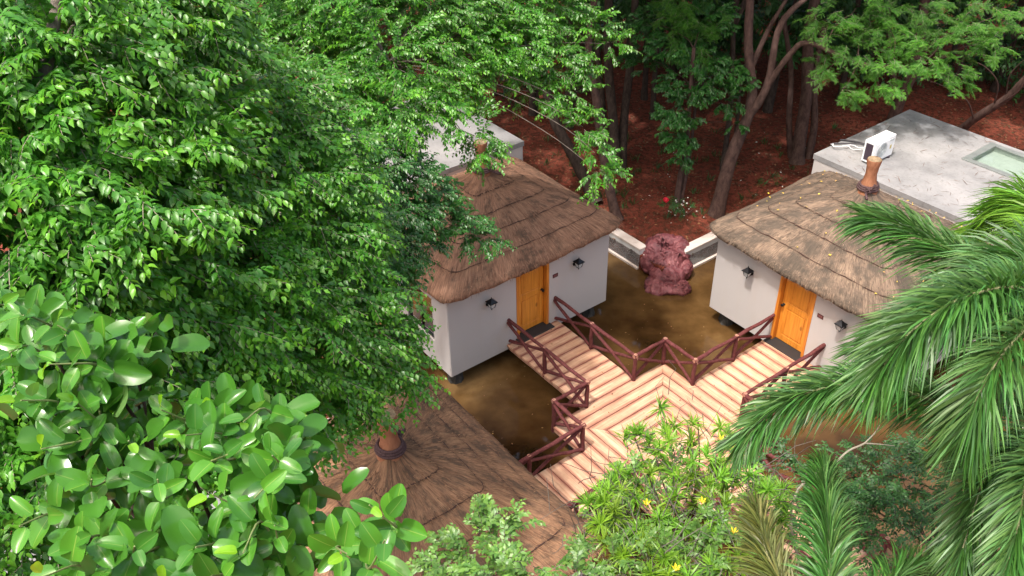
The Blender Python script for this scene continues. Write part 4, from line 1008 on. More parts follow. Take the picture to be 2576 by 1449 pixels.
# ================================================================ PALMS
def frond(parent, root, ctrl, leaflet, mat, seed, count=430, name='frond', rad=0.022):
    rng = np.random.default_rng(seed); count = int(count * 0.85); pts = np.array(spline(ctrl, 24)); n_ = len(pts)
    seg = np.linalg.norm(np.diff(pts, axis=0), axis=1); cum = np.concatenate([[0], np.cumsum(seg)]); L = cum[-1]
    s = (0.20 + 0.80 * (np.arange(count) + rng.uniform(-0.4, 0.4, count)) / count) * L; s = np.clip(s, 0, L * 0.999)
    P = np.stack([np.interp(s, cum, pts[:, k]) for k in range(3)], -1)
    P2 = np.stack([np.interp(np.minimum(s + 0.03, L), cum, pts[:, k]) for k in range(3)], -1); P1 = np.stack([np.interp(s - 0.03, cum, pts[:, k]) for k in range(3)], -1)
    t = unit(P2 - P1); up = np.array([0, 0, 1.0]); lat = unit(np.cross(t, up)); nn = np.cross(lat, t)
    f = s / L; ang = np.where(np.arange(count) % 2 == 0, 1, -1) * rng.choice([0, 25, 50, 75, -30, -60], count) * math.pi / 180 + rng.normal(0, 0.12, count)
    side = np.where(np.arange(count) % 2 == 0, 1.0, -1.0)
    r = lat * (side * np.cos(np.abs(ang)))[:, None] + nn * (np.sin(ang * side))[:, None]
    fw = 0.75 + 0.85 * f
    d = unit(r + t * fw[:, None] + rng.normal(0, 0.17, (count, 3)))
    ln = leaflet * (0.35 + 0.75 * np.sin(np.pi * np.clip(0.12 + 0.80 * f, 0, 1)) ** 0.7) * rng.uniform(0.82, 1.12, count)
    w = np.full(count, 0.0088) * rng.uniform(0.8, 1.25, count)
    wd = unit(np.cross(d, np.cross(t, d) + rng.normal(0, 0.25, (count, 3))))
    V = []
    for q, ww in ((0, 0.5), (0.3, 1.0), (0.66, 0.85)):
        c = P + d * (ln * q)[:, None] - up * (ln * 0.30 * q * q)[:, None]
        V += [c - wd * (w * ww)[:, None], c + wd * (w * ww)[:, None]]
    V.append(P + d * ln[:, None] * 0.98 - up * (ln * 0.34)[:, None])
    V = np.stack(V, 1).reshape(-1, 3) - root
    F0 = np.array([(0, 1, 3), (0, 3, 2), (2, 3, 5), (2, 5, 4), (4, 5, 6)]); F = (F0[None] + (np.arange(count) * 7)[:, None, None]).reshape(-1, 3)
    b = rng.uniform(0.5, 1.45, count); yv = rng.uniform(-0.12, 0.22, count); T = np.repeat(np.stack([b * (1 + yv), b, b * (1 - 0.5 * yv)], -1), 7, 0)
    fo = obj(name, np_mesh('frond', V, F, T), mat, parent)
    m_ = MB(); m_.tube([p - root for p in pts], [rad * (1 - 0.85 * k / (n_ - 1)) + 0.002 for k in range(n_)], 6); m_.build('rachis', 'rachis', fo, smooth=True)
def palm(label, crown, base, fronds, extra, seed, leaflet=0.40):
    root = np.array(base); crown = np.array(crown)
    o = thing('palm_tree', label, 'palm', root)
    stems_into(o, root, [([root, root * 0.6 + crown * 0.4 + np.array([0.05, 0.1, 0]), crown - np.array([0, 0, 0.9])], 0.16, 0.12)], 'palmtrunk')
    m_ = MB(); m_.tube([crown - np.array([0, 0, 0.95]) - root, crown - np.array([0, 0, 0.45]) - root, crown - root], [0.125, 0.12, 0.05], 10); m_.build('crownshaft', 'leaf_palm', o, smooth=True)
    for k, (ctrl, mat, cnt) in enumerate(fronds): frond(o, root, [crown] + [np.array(c) for c in ctrl], leaflet, mat, seed + k, cnt)
    rng = np.random.default_rng(seed + 50)
    for k, az in enumerate(extra):
        d = np.array([math.sin(R(az)), math.cos(R(az)), 0]); z = np.array([0, 0, 1.0])
        frond(o, root, [crown, crown + d * 0.6 + z * 0.6, crown + d * 1.3 + z * 0.75, crown + d * 2.0 + z * 0.4, crown + d * 2.4 - z * 0.2], leaflet, 'leaf_palm', seed + 70 + k, 380)
palm('foxtail palm with bushy fronds in front of the greyish thatched hut', (5.15, 6.33, 8.35), (5.60, 6.90, -0.20),
     [([(4.86, 6.83, 8.53), (4.61, 7.48, 8.41), (4.20, 8.11, 8.43), (3.85, 8.45, 8.40)], 'leaf_palm', 988), ([(4.44, 6.17, 9.00), (3.67, 5.77, 9.29), (3.11, 5.46, 9.20), (2.76, 5.22, 8.87)], 'leaf_palm', 1250), ([(4.84, 6.68, 8.50), (4.39, 6.85, 8.39), (3.94, 6.92, 8.15), (3.51, 6.90, 7.78)], 'leaf_palm', 900), ([(4.42, 5.89, 8.94), (3.84, 5.37, 9.08), (3.51, 5.03, 8.95), (3.42, 4.87, 8.56)], 'leaf_palm', 850), ([(4.73, 6.40, 8.97), (4.51, 6.59, 9.06), (4.16, 6.53, 8.98), (3.92, 6.44, 8.68)], 'leaf_palm', 800), ([(5.27, 7.14, 8.80), (5.28, 7.71, 8.91), (5.27, 8.13, 8.80), (5.22, 8.32, 8.55)], 'leaf_lime', 700), ([(5.37, 7.35, 8.57), (5.39, 7.96, 8.57), (5.28, 8.34, 8.41), (5.12, 8.42, 8.18)], 'leaf_lime', 798)], (60, 110, 20), 500, 0.56)
palm('foxtail palm arching one long frond across the boardwalk', (5.28, 5.90, 6.90), (4.90, 5.40, -0.20),
     [([(4.66, 6.27, 7.25), (4.01, 6.47, 7.52), (3.28, 6.48, 7.71), (2.59, 6.32, 7.65), (2.13, 6.10, 7.35)], 'leaf_palm', 1216), ([(4.65, 5.64, 7.75), (4.14, 5.02, 8.08), (3.82, 4.48, 8.01), (3.58, 4.11, 7.84)], 'leaf_palm', 1064), ([(4.76, 5.95, 7.32), (4.24, 5.57, 7.48), (3.96, 5.17, 7.27), (3.76, 4.81, 6.93)], 'leaf_palm', 874), ([(5.08, 6.34, 7.35), (4.93, 6.58, 7.34), (4.71, 6.66, 7.11), (4.52, 6.59, 6.67)], 'leaf_palm', 700), ([(4.72, 5.50, 7.54), (4.26, 4.93, 7.79), (3.99, 4.45, 7.80), (3.84, 4.15, 7.73)], 'leaf_palm', 700)], (80, 130, 170), 600, 0.50)
palm('low foxtail palm with an upright frond and a dull olive one', (2.54, 4.21, 6.79), (2.70, 4.00, -0.20),
     [([(2.58, 4.56, 7.10), (2.68, 5.04, 7.26), (2.80, 5.55, 7.28), (2.89, 5.90, 7.25)], 'leaf_palm', 988), ([(2.32, 4.57, 6.94), (2.21, 4.97, 6.99), (2.21, 5.37, 7.03), (2.23, 5.60, 7.00)], 'leaf_olive', 627), ([(2.95, 4.50, 7.01), (3.31, 4.85, 6.99), (3.70, 5.14, 6.71), (4.06, 5.26, 6.36)], 'leaf_palm', 570)], (150, 210), 700, 0.42)

# ================================================================ SHRUBS AT THE BOARDWALK
def rosette_shrub():
    rng = np.random.default_rng(31); root = np.array((2.30, 6.20, -0.20))
    o = thing('flowering_shrub', 'lime green shrub of narrow leaf rosettes with yellow flowers before the boardwalk', 'shrub', root)
    cs = [(1.58, 8.17, 5.44), (2.03, 8.20, 5.48), (2.29, 8.38, 5.39), (2.72, 8.29, 5.26), (1.79, 7.90, 5.40), (2.40, 7.93, 5.28), (2.77, 8.00, 5.20), (1.25, 7.48, 5.51), (1.62, 7.45, 5.47), (2.12, 7.51, 5.38), (2.52, 7.55, 5.26), (2.91, 7.71, 5.14), (1.06, 7.07, 5.63), (1.39, 7.08, 5.47), (1.87, 7.17, 5.42), (2.26, 7.21, 5.30),
          (3.02, 7.39, 5.21), (3.14, 7.24, 5.17), (0.92, 6.57, 5.62), (1.33, 6.61, 5.49), (1.88, 6.67, 5.40), (2.37, 6.84, 5.31), (2.68, 6.93, 5.26), (1.14, 6.17, 5.57), (1.61, 6.14, 5.53), (2.08, 6.11, 5.49), (2.45, 6.37, 5.34), (1.65, 6.88, 5.36), (0.81, 6.86, 5.68), (1.12, 6.75, 5.53), (2.71, 6.69, 5.27), (1.39, 5.88, 5.68), (1.80, 5.85, 5.64)]
    heads = []
    for c in cs:
        for k in range(4): heads.append(np.array(c) + (rng.normal(0, 0.16, 3) if k else np.zeros(3)) + np.array([0, 0, -0.12 * k]))
    heads = np.array(heads)
    paths = [([root, root + np.array([0.05, 0.1, 2.0]), (2.25, 6.6, 3.4)], 0.07, 0.04)]
    fork = np.array([2.25, 6.6, 3.4])
    for i, c in enumerate(cs[::2]): paths.append((bez(fork - np.array([0, 0, rng.uniform(0, 1)]), c, 0.06, 7, i), 0.022, 0.008))
    stems_into(o, root, paths, 'bark_dark')
    ax, pos, sz, ti = [], [], [], []
    for h in heads:
        d0 = unit(np.array([0, 0, 1.0]) + rng.normal(0, 0.5, 3)); n_ = 42; g = rng.uniform(0.85, 1.25); yg = rng.uniform(0.9, 1.35)
        for k in range(n_):
            el = rng.uniform(-0.35, 1.2); az = rng.uniform(0, 2 * math.pi)
            a1 = unit(np.cross(d0, [0.3, 0.7, 0.2])); a2 = np.cross(d0, a1)
            ax.append(unit((a1 * math.cos(az) + a2 * math.sin(az)) * math.cos(el) + d0 * math.sin(el))); pos.append(h - d0 * rng.uniform(0, 0.07)); sz.append(rng.uniform(0.14, 0.23)); q = g * rng.uniform(0.8, 1.15); ti.append((q * yg, q, q * 0.9))
    V, F, T = place(leaf_narrow(0.095, 0.14), frames(np.array(ax), unit(np.array([0, 0, 1.0]) + rng.normal(0, 0.3, (len(ax), 3)))), np.array(pos) - root, np.array(sz), np.array(ti))
    obj('crown', np_mesh('crown', V, F, T), 'leaf_lime', o)
    # dry grey twigs tangled in the crown
    tw = []
    for k in range(330):
        c = np.array(cs[int(rng.integers(0, len(cs)))]) + rng.normal(0, 0.22, 3) - np.array([0, 0, 0.25]) - root; d = unit(rng.normal(0, 1, 3) + np.array([0, 0, 0.35])); L = rng.uniform(0.25, 0.75)
        tw.append([c, c + d * L * 0.35 + rng.normal(0, 0.03, 3), c + d * L * 0.7 + rng.normal(0, 0.05, 3), c + d * L + rng.normal(0, 0.09, 3)])
    V, F = thin_tubes(tw, 0.007, 0.003); obj('dry_twigs', np_mesh('dry_twigs', V, F), 'twig_gray', o)
    for k, f in enumerate(((2.14, 6.99, 5.42), (1.49, 6.95, 5.45), (2.67, 6.71, 5.46), (2.41, 6.55, 5.42), (2.54, 7.94, 5.46), (1.62, 5.82, 5.76))):
        m_ = MB(); c = np.array(f) + np.array([0, 0, 0.06]) - root
        for q in range(5):
            a = 2 * math.pi * q / 5 + k; e1 = np.array([math.cos(a), math.sin(a), 0.5]); e2 = np.array([math.cos(a + 0.75), math.sin(a + 0.75), 0.5]); em = np.array([math.cos(a + 0.4), math.sin(a + 0.4), 0.75])
            m_.add([c - np.array([0, 0, 0.04]), c + e1 * 0.032, c + em * 0.050, c + e2 * 0.032], [(0, 1, 2, 3)])
        m_.build('flower', 'flower_y', o)
rosette_shrub()
OV = leaf_small(0.52, 0.08, 0.10)
tree('shrub', 'dark leafy shrub tangled below the lime green rosettes', (2.90, 5.60, -0.20), [([(2.90, 5.60, -0.20), (2.7, 5.8, 2.0), (2.5, 6.2, 3.6)], 0.06, 0.03)],
     [(1.19, 6.86, 5.33, 0.25), (1.71, 7.20, 5.12, 0.25), (2.03, 6.89, 5.20, 0.25), (2.52, 7.16, 5.07, 0.25), (1.48, 6.36, 5.32, 0.30), (1.99, 6.26, 5.36, 0.30), (2.41, 6.30, 5.23, 0.40), (3.20, 7.42, 4.74, 0.40), (1.00, 6.04, 5.56, 0.40), (1.98, 7.96, 4.98, 0.12), (1.42, 7.63, 5.20, 0.10)],
     170, 0.07, 'upright', 'leaf_shrub', 'bark_dark', 61, cat='shrub', spray_scale=0.7, tmpl=OV, young=0.2, limb_r=0.014, low=-0.8, twigmat='twig_gray')
tree('shrub', 'pale green small leaved shrub against the side of the near hut roof', (0.10, 4.80, -0.20), [([(0.10, 4.80, -0.20), (0.0, 5.1, 3.0), (-0.1, 5.5, 5.6)], 0.06, 0.025)],
     [(-0.38, 5.51, 6.71, 0.22), (-0.12, 5.62, 6.69, 0.16), (-0.04, 5.27, 6.72, 0.25), (-0.55, 5.13, 6.69, 0.25), (0.20, 4.98, 6.82, 0.20), (-0.23, 5.84, 6.65, 0.06), (-0.19, 4.96, 6.80, 0.30), (0.53, 5.12, 6.68, 0.12), (-0.66, 5.30, 6.76, 0.12)],
     230, 0.068, 'upright', 'leaf_shrub', 'bark_dark', 62, cat='shrub', spray_scale=0.6, tmpl=OV, young=0.22, limb_r=0.012, low=-0.8, twigmat='twig_gray')
tree('shrub', 'dark green bush at the water edge behind the upright palm frond', (6.60, 8.90, -0.20), [([(6.60, 8.90, -0.20), (6.5, 8.9, 1.0), (6.4, 9.0, 2.0)], 0.06, 0.03)],
     [(5.11, 8.93, 3.42, 0.60), (5.75, 9.30, 3.25, 0.60), (6.07, 9.06, 3.25, 0.70), (5.06, 8.40, 3.36, 0.60), (4.97, 9.35, 3.31, 0.35), (5.51, 8.39, 3.35, 0.60), (4.13, 9.12, 3.33, 0.45), (4.34, 8.67, 3.40, 0.50), (6.72, 9.75, 3.18, 0.60), (6.78, 8.98, 3.14, 0.70), (3.90, 9.43, 3.42, 0.30)],
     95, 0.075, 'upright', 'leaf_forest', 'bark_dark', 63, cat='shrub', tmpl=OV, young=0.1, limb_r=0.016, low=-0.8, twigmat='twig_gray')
def bare_branch():
    root = np.array((5.40, 7.20, -0.20)); o = thing('bare_branch', 'bare pale grey branch forking above the water beside the palms', 'branch', root)
    stems_into(o, root, [([root, (3.51, 7.56, 4.26), (4.50, 8.77, 4.22), (4.94, 9.04, 4.25)], 0.022, 0.014), ([(4.94, 9.04, 4.25), (5.12, 9.19, 4.29), (5.24, 9.33, 4.31)], 0.012, 0.005), ([(4.94, 9.04, 4.25), (5.21, 9.10, 4.16), (5.45, 9.15, 4.07)], 0.012, 0.005)], 'twig', 'stem')
bare_branch()

# ================================================================ FOREST BEHIND
FT = (np.array([(0, 0, 0), (-0.24, 0.45, 0.08), (0.24, 0.45, 0.08), (0, 1.0, -0.12)], float), np.array([(0, 2, 1), (1, 2, 3)]))
def pinnate_leaf():
    """feathery compound leaf: pairs of pinnae, each a narrow blade"""
    V, F = [], []
    for k in range(8):
        f = 0.12 + 0.88 * k / 7; L = 0.36 * math.sin(math.pi * (0.18 + 0.75 * f)) + 0.05
        for sg in (1, -1):
            b = len(V); V += [(0, f - 0.035, 0), (0, f + 0.045, 0), (sg * L, f + 0.17, -0.12 - 0.05 * k / 9)]
            F += [(b, b + 2, b + 1)] if sg > 0 else [(b, b + 1, b + 2)]
    return np.array(V), np.array(F)
PIN = pinnate_leaf()
# the brown forked tree with feathery leaves
tree('feathery_tree', 'reddish brown forked tree with feathery bright green leaves', (5.96, 22.49, -0.20), [([(5.96, 22.49, -0.20), (6.25, 22.80, 1.50), (6.57, 22.90, 2.67), (6.65, 23.00, 3.39), (6.40, 23.20, 4.71), (6.32, 23.40, 6.22)], 0.21, 0.10), ([(6.57, 22.90, 2.67), (6.96, 22.80, 3.69), (7.10, 22.90, 5.34), (8.02, 23.20, 6.15)], 0.13, 0.06), ([(6.96, 22.80, 3.69), (7.35, 22.60, 4.60), (7.74, 22.40, 5.01), (8.97, 22.00, 4.59), (10.33, 21.80, 4.53)], 0.09, 0.04), ([(6.55, 23.10, 4.09), (6.96, 23.40, 5.06), (7.45, 23.60, 5.93)], 0.08, 0.04)],
     [(8.11, 22.40, 5.50, 0.60), (8.28, 22.00, 4.49, 0.50), (8.94, 22.20, 5.04, 0.65), (9.75, 22.40, 5.36, 0.60), (9.70, 21.80, 4.65, 0.60), (10.58, 22.00, 5.08, 0.70), (10.59, 21.60, 4.40, 0.45), (11.50, 22.30, 5.46, 0.70), (11.47, 21.80, 4.82, 0.60), (12.19, 22.20, 5.68, 0.50), (8.56, 21.60, 4.01, 0.25), (9.44, 21.60, 4.15, 0.30), (11.18, 21.50, 4.32, 0.30), (12.29, 22.00, 5.04, 0.30), (8.89, 22.80, 5.75, 0.70), (10.39, 22.80, 5.82, 0.70)],
     48, 0.135, 'upright', 'leaf_feather', 'bark_brown', 71, spray_scale=1.3, tmpl=PIN, young=0.2, limb_r=0.03, low=-0.7)
tree('feathery_tree', 'slender tree hanging one tuft of feathery leaves beside the brown forked tree', (5.02, 29.07, -0.20), [([(5.02, 29.07, -0.20), (4.98, 29.00, 2.01), (4.90, 28.60, 3.89), (4.67, 27.00, 5.37)], 0.10, 0.05)],
     [(4.58, 24.20, 5.37, 0.45), (4.49, 24.00, 4.84, 0.40), (5.00, 24.00, 5.11, 0.35), (4.92, 23.80, 4.46, 0.25), (5.56, 24.00, 4.87, 0.18), (4.79, 24.40, 5.73, 0.50)],
     48, 0.135, 'upright', 'leaf_feather', 'bark_dark', 72, spray_scale=1.2, tmpl=PIN, young=0.2, limb_r=0.03, low=-0.7)
tree('slender_tree', 'pair of thin trunks topped by a hanging clump of dark glossy leaves', (4.88, 22.98, -0.20), [([(4.88, 22.98, -0.20), (4.97, 23.20, 0.81), (5.04, 23.20, 1.70), (5.01, 23.20, 3.04), (5.01, 23.40, 4.56)], 0.10, 0.05), ([(4.98, 22.98, -0.20), (5.15, 23.30, 0.75), (5.22, 23.40, 1.60), (5.25, 23.50, 3.02)], 0.07, 0.04)],
     [(4.53, 23.10, 2.74, 0.38), (5.04, 23.20, 3.28, 0.42), (4.86, 23.00, 1.93, 0.32), (4.89, 22.90, 1.48, 0.20), (5.56, 23.20, 3.55, 0.40), (6.01, 23.00, 3.05, 0.30), (6.25, 22.80, 2.55, 0.16), (5.37, 23.60, 4.02, 0.50), (6.11, 23.40, 3.86, 0.45), (4.51, 23.40, 3.55, 0.35), (6.37, 23.00, 3.62, 0.20), (4.53, 24.00, 4.34, 0.60), (5.56, 24.50, 4.81, 0.70), (4.10, 25.00, 4.66, 0.60), (4.68, 23.00, 2.12, 0.28), (4.91, 23.00, 2.66, 0.30), (3.95, 25.00, 3.61, 0.50)],
     215, 0.092, 'fig', 'leaf_figdark', 'bark_brown', 73, spray_scale=0.55, young=0.3, limb_r=0.025)
def bare(name, label, paths, bark, lobes=(), seed=1, leaf=0.23, dens=17, lm='leaf_forest', group='forest trees behind the huts'):
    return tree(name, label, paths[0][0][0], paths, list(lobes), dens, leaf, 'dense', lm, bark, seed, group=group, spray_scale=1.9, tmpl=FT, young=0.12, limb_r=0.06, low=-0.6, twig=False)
bare('leaning_tree', 'tree leaning left behind the reddish thatched roof', [([(2.55, 23.38, -0.20), (2.23, 23.80, 0.41), (1.75, 24.00, 1.37), (1.28, 24.20, 2.30), (0.94, 24.40, 3.91)], 0.19, 0.13)], 'bark_dark', [(-0.5, 23.0, 9.4, 2.3), (1.5, 25.5, 9.0, 2.4), (0.2, 20.6, 10.4, 2.0)], 81)  # high crown lobes here and below are unseen, added to shade the floor
bare('slender_tree', 'slender brown curving trunk close to the reddish thatched eave', [([(3.09, 22.36, -0.20), (2.82, 22.80, 0.82), (2.58, 23.00, 2.11), (2.40, 23.00, 3.31), (2.16, 23.20, 4.69), (2.33, 23.40, 6.20)], 0.15, 0.08)], 'bark_brown', [(2.6, 22.2, 9.6, 2.2), (4.6, 23.2, 9.8, 2.0), (2.2, 20.2, 10.6, 1.8)], 82)
bare('forest_tree', 'clump of dark tall trunks rising straight behind the curving trunk', [([(3.36, 25.24, -0.20), (3.23, 25.70, 1.43), (3.00, 25.80, 3.32), (2.95, 26.00, 5.49)], 0.17, 0.12), ([(3.57, 25.42, -0.20), (3.60, 25.90, 1.33), (3.74, 26.10, 3.55), (3.76, 26.30, 5.38)], 0.15, 0.10), ([(3.22, 25.38, -0.20), (2.99, 26.00, 1.29), (2.75, 26.20, 3.16), (2.51, 26.40, 5.26)], 0.11, 0.08)], 'bark_dark', [(3.0, 26.0, 9.0, 2.6), (5.2, 26.8, 9.6, 2.2)], 83)
bare('forest_tree', 'two thin dark trunks standing behind the brown forked tree', [([(6.63, 24.97, -0.20), (6.78, 25.50, 0.77), (6.77, 25.60, 2.18), (6.61, 25.80, 4.32)], 0.09, 0.07), ([(6.97, 25.22, -0.20), (7.10, 25.70, 0.94), (7.06, 25.90, 2.56)], 0.08, 0.05)], 'bark_dark', [(7.2, 25.4, 9.4, 2.4), (6.4, 23.4, 9.8, 1.8)], 84)
bare('forest_tree', 'thick grey brown trunk cluster left of the flat annex roof', [([(9.16, 25.60, -0.20), (9.20, 25.90, 0.79), (9.19, 26.00, 2.08), (8.99, 26.20, 3.89), (9.10, 26.40, 5.24)], 0.22, 0.14), ([(9.53, 25.77, -0.20), (9.63, 26.00, 0.87), (9.44, 26.20, 2.38), (9.44, 26.40, 4.05)], 0.13, 0.08), ([(9.06, 25.93, -0.20), (8.86, 26.20, 1.07), (8.73, 26.40, 2.57), (8.27, 26.60, 4.25)], 0.11, 0.07)], 'bark_brown', [(9.6, 25.6, 9.6, 2.6), (11.5, 27.5, 9.0, 2.4), (8.6, 23.6, 9.8, 1.6)], 85)
bare('forest_tree', 'brown trunk rising behind the back corner of the annex roof', [([(12.84, 27.77, -0.20), (12.89, 27.60, 1.03), (12.99, 27.40, 2.20), (12.98, 27.60, 3.55), (12.89, 27.80, 4.73)], 0.20, 0.14), ([(12.89, 27.60, 1.03), (12.43, 28.00, 2.24), (12.15, 28.40, 3.80)], 0.09, 0.06)], 'bark_brown', [(13.4, 28.0, 9.0, 2.6)], 86)
bare('leaning_tree', 'trunk leaning right beyond the skylight end of the annex roof', [([(14.83, 27.23, -0.20), (14.85, 26.40, 0.84), (15.27, 25.60, 1.99), (15.50, 25.00, 3.36)], 0.15, 0.10), ([(15.07, 25.90, 1.50), (14.79, 25.60, 2.39), (14.12, 25.30, 3.03), (13.47, 25.10, 3.37)], 0.03, 0.006), ([(15.23, 25.70, 1.89), (14.96, 25.40, 2.72), (15.10, 25.20, 3.29)], 0.03, 0.006), ([(14.79, 26.30, 0.89), (14.19, 26.00, 1.71), (13.22, 25.80, 2.27), (12.20, 25.60, 2.70)], 0.03, 0.006), ([(14.98, 26.10, 1.25), (15.24, 25.20, 2.30), (15.23, 25.00, 3.13)], 0.025, 0.005)], 'bark_brown', [(17.6, 25.0, 8.4, 2.4)], 87)
bg_spots = [(1430, 330), (1620, 250), (1690, 200), (1760, 260), (1930, 280), (2110, 260), (2170, 210), (2380, 200), (2480, 230), (1580, 170), (1850, 140), (2020, 160), (1340, 300)]
bg_world = [(2.04, 28.27, -0.20), (4.96, 30.75, -0.20), (6.24, 32.51, -0.20), (6.91, 30.31, -0.20), (9.16, 29.52, -0.20), (11.86, 30.06, -0.20), (13.27, 31.77, -0.20), (16.47, 31.97, -0.20), (17.75, 30.81, -0.20), (4.73, 33.76, -0.20), (9.15, 34.76, -0.20), (11.59, 33.80, -0.20), (0.85, 29.27, -0.20), (2.67, 31.22, -0.20), (15.71, 33.98, -0.20)]
rb = np.random.default_rng(88)
for i, p in enumerate(bg_world):
    p = np.array(p); lean = rb.normal(0, 0.35, 2); h = rb.uniform(7.5, 9.5)
    top = p + np.array([lean[0], lean[1], h])
    stems = [([tuple(p), tuple(p + np.array([lean[0] * 0.1, 0, h * 0.35])), tuple(p + np.array([lean[0] * 0.6, lean[1] * 0.6, h * 0.7])), tuple(top)], rb.uniform(0.09, 0.17), 0.06)]
    if i % 2 == 0: stems.append(([tuple(p + np.array([0.12, 0.05, 0])), tuple(p + np.array([0.35, 0.1, h * 0.4])), tuple(p + np.array([0.9, 0.2, h * 0.8]))], 0.07, 0.04))
    lob = [tuple(top + np.array([rb.normal(0, 0.8), rb.normal(0, 0.8), 0.4])) + (rb.uniform(2.2, 2.8),), tuple(top + np.array([rb.normal(0, 1.4), rb.normal(0, 1.4), -1.2])) + (rb.uniform(1.5, 2.1),)]  # top lobes sit out of view, added to keep the wood shaded
    if p[1] > 29: lob += [tuple(p + np.array([rb.normal(0, 1.0), rb.normal(0, 0.8), rb.uniform(3.6, 5.0)])) + (rb.uniform(1.1, 1.6),), tuple(p + np.array([rb.normal(0, 1.2), rb.normal(0, 0.8), rb.uniform(2.0, 3.4)])) + (rb.uniform(0.6, 1.0),)]
    bare('forest_tree', 'dark tree with a thin second stem, deep in the shaded wood' if i % 2 == 0 else 'single stemmed dark tree deep in the shaded wood', stems, 'bark_dark', lob, 900 + i, leaf=0.25, dens=13)
# bushes closing the back of the wood
for i in range(30):
    x = -16 + 46 * (i % 15) / 14 + rb.normal(0, 0.9); y = (38.5 if i < 15 else 44) + rb.normal(0, 1.4)
    lob = [(x + rb.normal(0, 0.9), y + rb.normal(0, 0.9), rb.uniform(0.6, 3.8), rb.uniform(1.2, 1.8)) for _ in range(3)]
    bare('understory_tree', 'leafy understory tree closing the far side of the wood', [([(x, y, -0.2), (x + 0.1, y, 1.2), (x + 0.2, y + 0.1, 2.6)], 0.10, 0.05)], 'bark_dark', lob, 950 + i, leaf=0.23, dens=10, group='understory trees at the far side of the wood')
for i, (x, y) in enumerate(((8.5, 33), (11, 31.5), (13.5, 32.5), (16, 30.5), (18.5, 31.5), (12.2, 35), (15.5, 35), (19.5, 27.5), (5.5, 35), (2.5, 34), (21, 34), (-0.5, 31), (6.8, 31.5))):
    lob = [(x + rb.normal(0, 0.6), y + rb.normal(0, 0.6), rb.uniform(0.6, 2.6), rb.uniform(0.8, 1.2)) for _ in range(3)]
    bare('understory_tree', 'low leafy bush like tree standing among the dark trunks', [([(x, y, -0.2), (x + 0.1, y, 1.0), (x + 0.15, y + 0.1, 2.0)], 0.08, 0.04)], 'bark_dark', lob, 1100 + i, leaf=0.20, dens=14, group='understory trees at the far side of the wood')
# unseen trees added beside the frame so their crowns shade the wood
for i, (x, y) in enumerate(((-8.5, 22), (-7.5, 28), (-11, 34), (-2.5, 27.5), (20, 30), (22, 24), (19.5, 36), (-4, 33))):
    p = np.array((x, y, -0.2)); top = p + np.array([0.3, 0.2, 8.6])
    bare('forest_tree', 'unseen straight tall tree added at the side edges, its high crown shading the wood', [([tuple(p), tuple(p + np.array([0, 0.1, 4])), tuple(top)], 0.17, 0.08)], 'bark_dark', [tuple(top) + (2.7,), tuple(top + np.array([1.6, 0.6, -1.6])) + (1.9,), tuple(top + np.array([-1.4, -0.6, -2.2])) + (1.8,)], 1000 + i, leaf=0.25, dens=13)

# ================================================================ SMALL THINGS
def rose_bush():
    root = np.array((4.82, 22.20, -0.20)); rng = np.random.default_rng(5)
    o = thing('rose_bush', 'sparse rose bush with one red bloom behind the red rock', 'bush', root)
    stems_into(o, root, [([root, root + np.array([0.05, 0.02, 0.3]), root + np.array([0.12, 0.05, 0.75])], 0.012, 0.006), ([root, root + np.array([-0.15, 0, 0.35]), root + np.array([-0.42, -0.05, 0.75])], 0.010, 0.005), ([root, root + np.array([0.2, 0, 0.25]), root + np.array([0.45, 0.05, 0.45])], 0.010, 0.005)], 'twig_gray', 'stem')
    me_, tw = crown_mesh('foliage', [(root[0] + 0.1, root[1], root[2] + 0.65, 0.30), (root[0] + 0.25, root[1], root[2] + 0.4, 0.28), (root[0] - 0.35, root[1], root[2] + 0.6, 0.12)], 110, 0.055, 'upright', 5, 0.6, OV, 0.3)
    c = obj('foliage', me_, 'leaf_forest', o); c.location = tuple(-root)
    bm = bmesh.new(); bmesh.ops.create_icosphere(bm, subdivisions=2, radius=0.075)
    for v in bm.verts: v.co *= 1 + 0.25 * math.sin(v.co.x * 60) * math.sin(v.co.y * 70)
    m_ = bpy.data.meshes.new('rose'); bm.to_mesh(m_); bm.free(); r = obj('rose', m_, 'flower_r', o); r.location = (-0.42, -0.05, 0.80)
    m_ = MB()
    for k in range(26):
        a = np.array([0.15 + rng.normal(0, 0.22), rng.normal(0, 0.12), 0.55 + rng.normal(0, 0.16)]); m_.add([a + np.array(q) * 0.02 for q in ((-1, -1, 0), (1, -1, 0.3), (1, 1, 0), (-1, 1, 0.3))], [(0, 1, 2, 3)])
    w = m_.build('white_blooms', 'flower_w', o); w['kind'] = 'stuff'
rose_bush()
def scatter(name, label, pts, size, mat, seed, tints, tm=None, kind='stuff'):
    rng = np.random.default_rng(seed); n_ = len(pts); az = rng.uniform(0, 2 * math.pi, n_)
    A = np.stack([np.cos(az), np.sin(az), rng.normal(0, 0.15, n_)], -1); Z = unit(np.array([0, 0, 1.0]) + rng.normal(0, 0.22, (n_, 3)))
    T = np.array(tints)[rng.integers(0, len(tints), n_)] * rng.uniform(0.7, 1.2, (n_, 1))
    V, F, T = place(tm or leaf_small(0.5, 0.08, 0.05), frames(A, Z), np.array(pts), rng.uniform(*size, n_), T)
    return tag(obj(name, np_mesh(name, V, F, T), mat), label, 'leaves', kind=kind)
rs = np.random.default_rng(9); pts = []
while len(pts) < 9000:
    x, y = rs.uniform(-4, 18), rs.uniform(17.5, 36); A, B = to_hub(x, y)
    if in_pond(A, B) or (abs(A) < 3 and B < 12.6) or (abs(B) < 3 and A < 12.6): continue
    pts.append((x, y, ground_h(x, y) + 0.02))
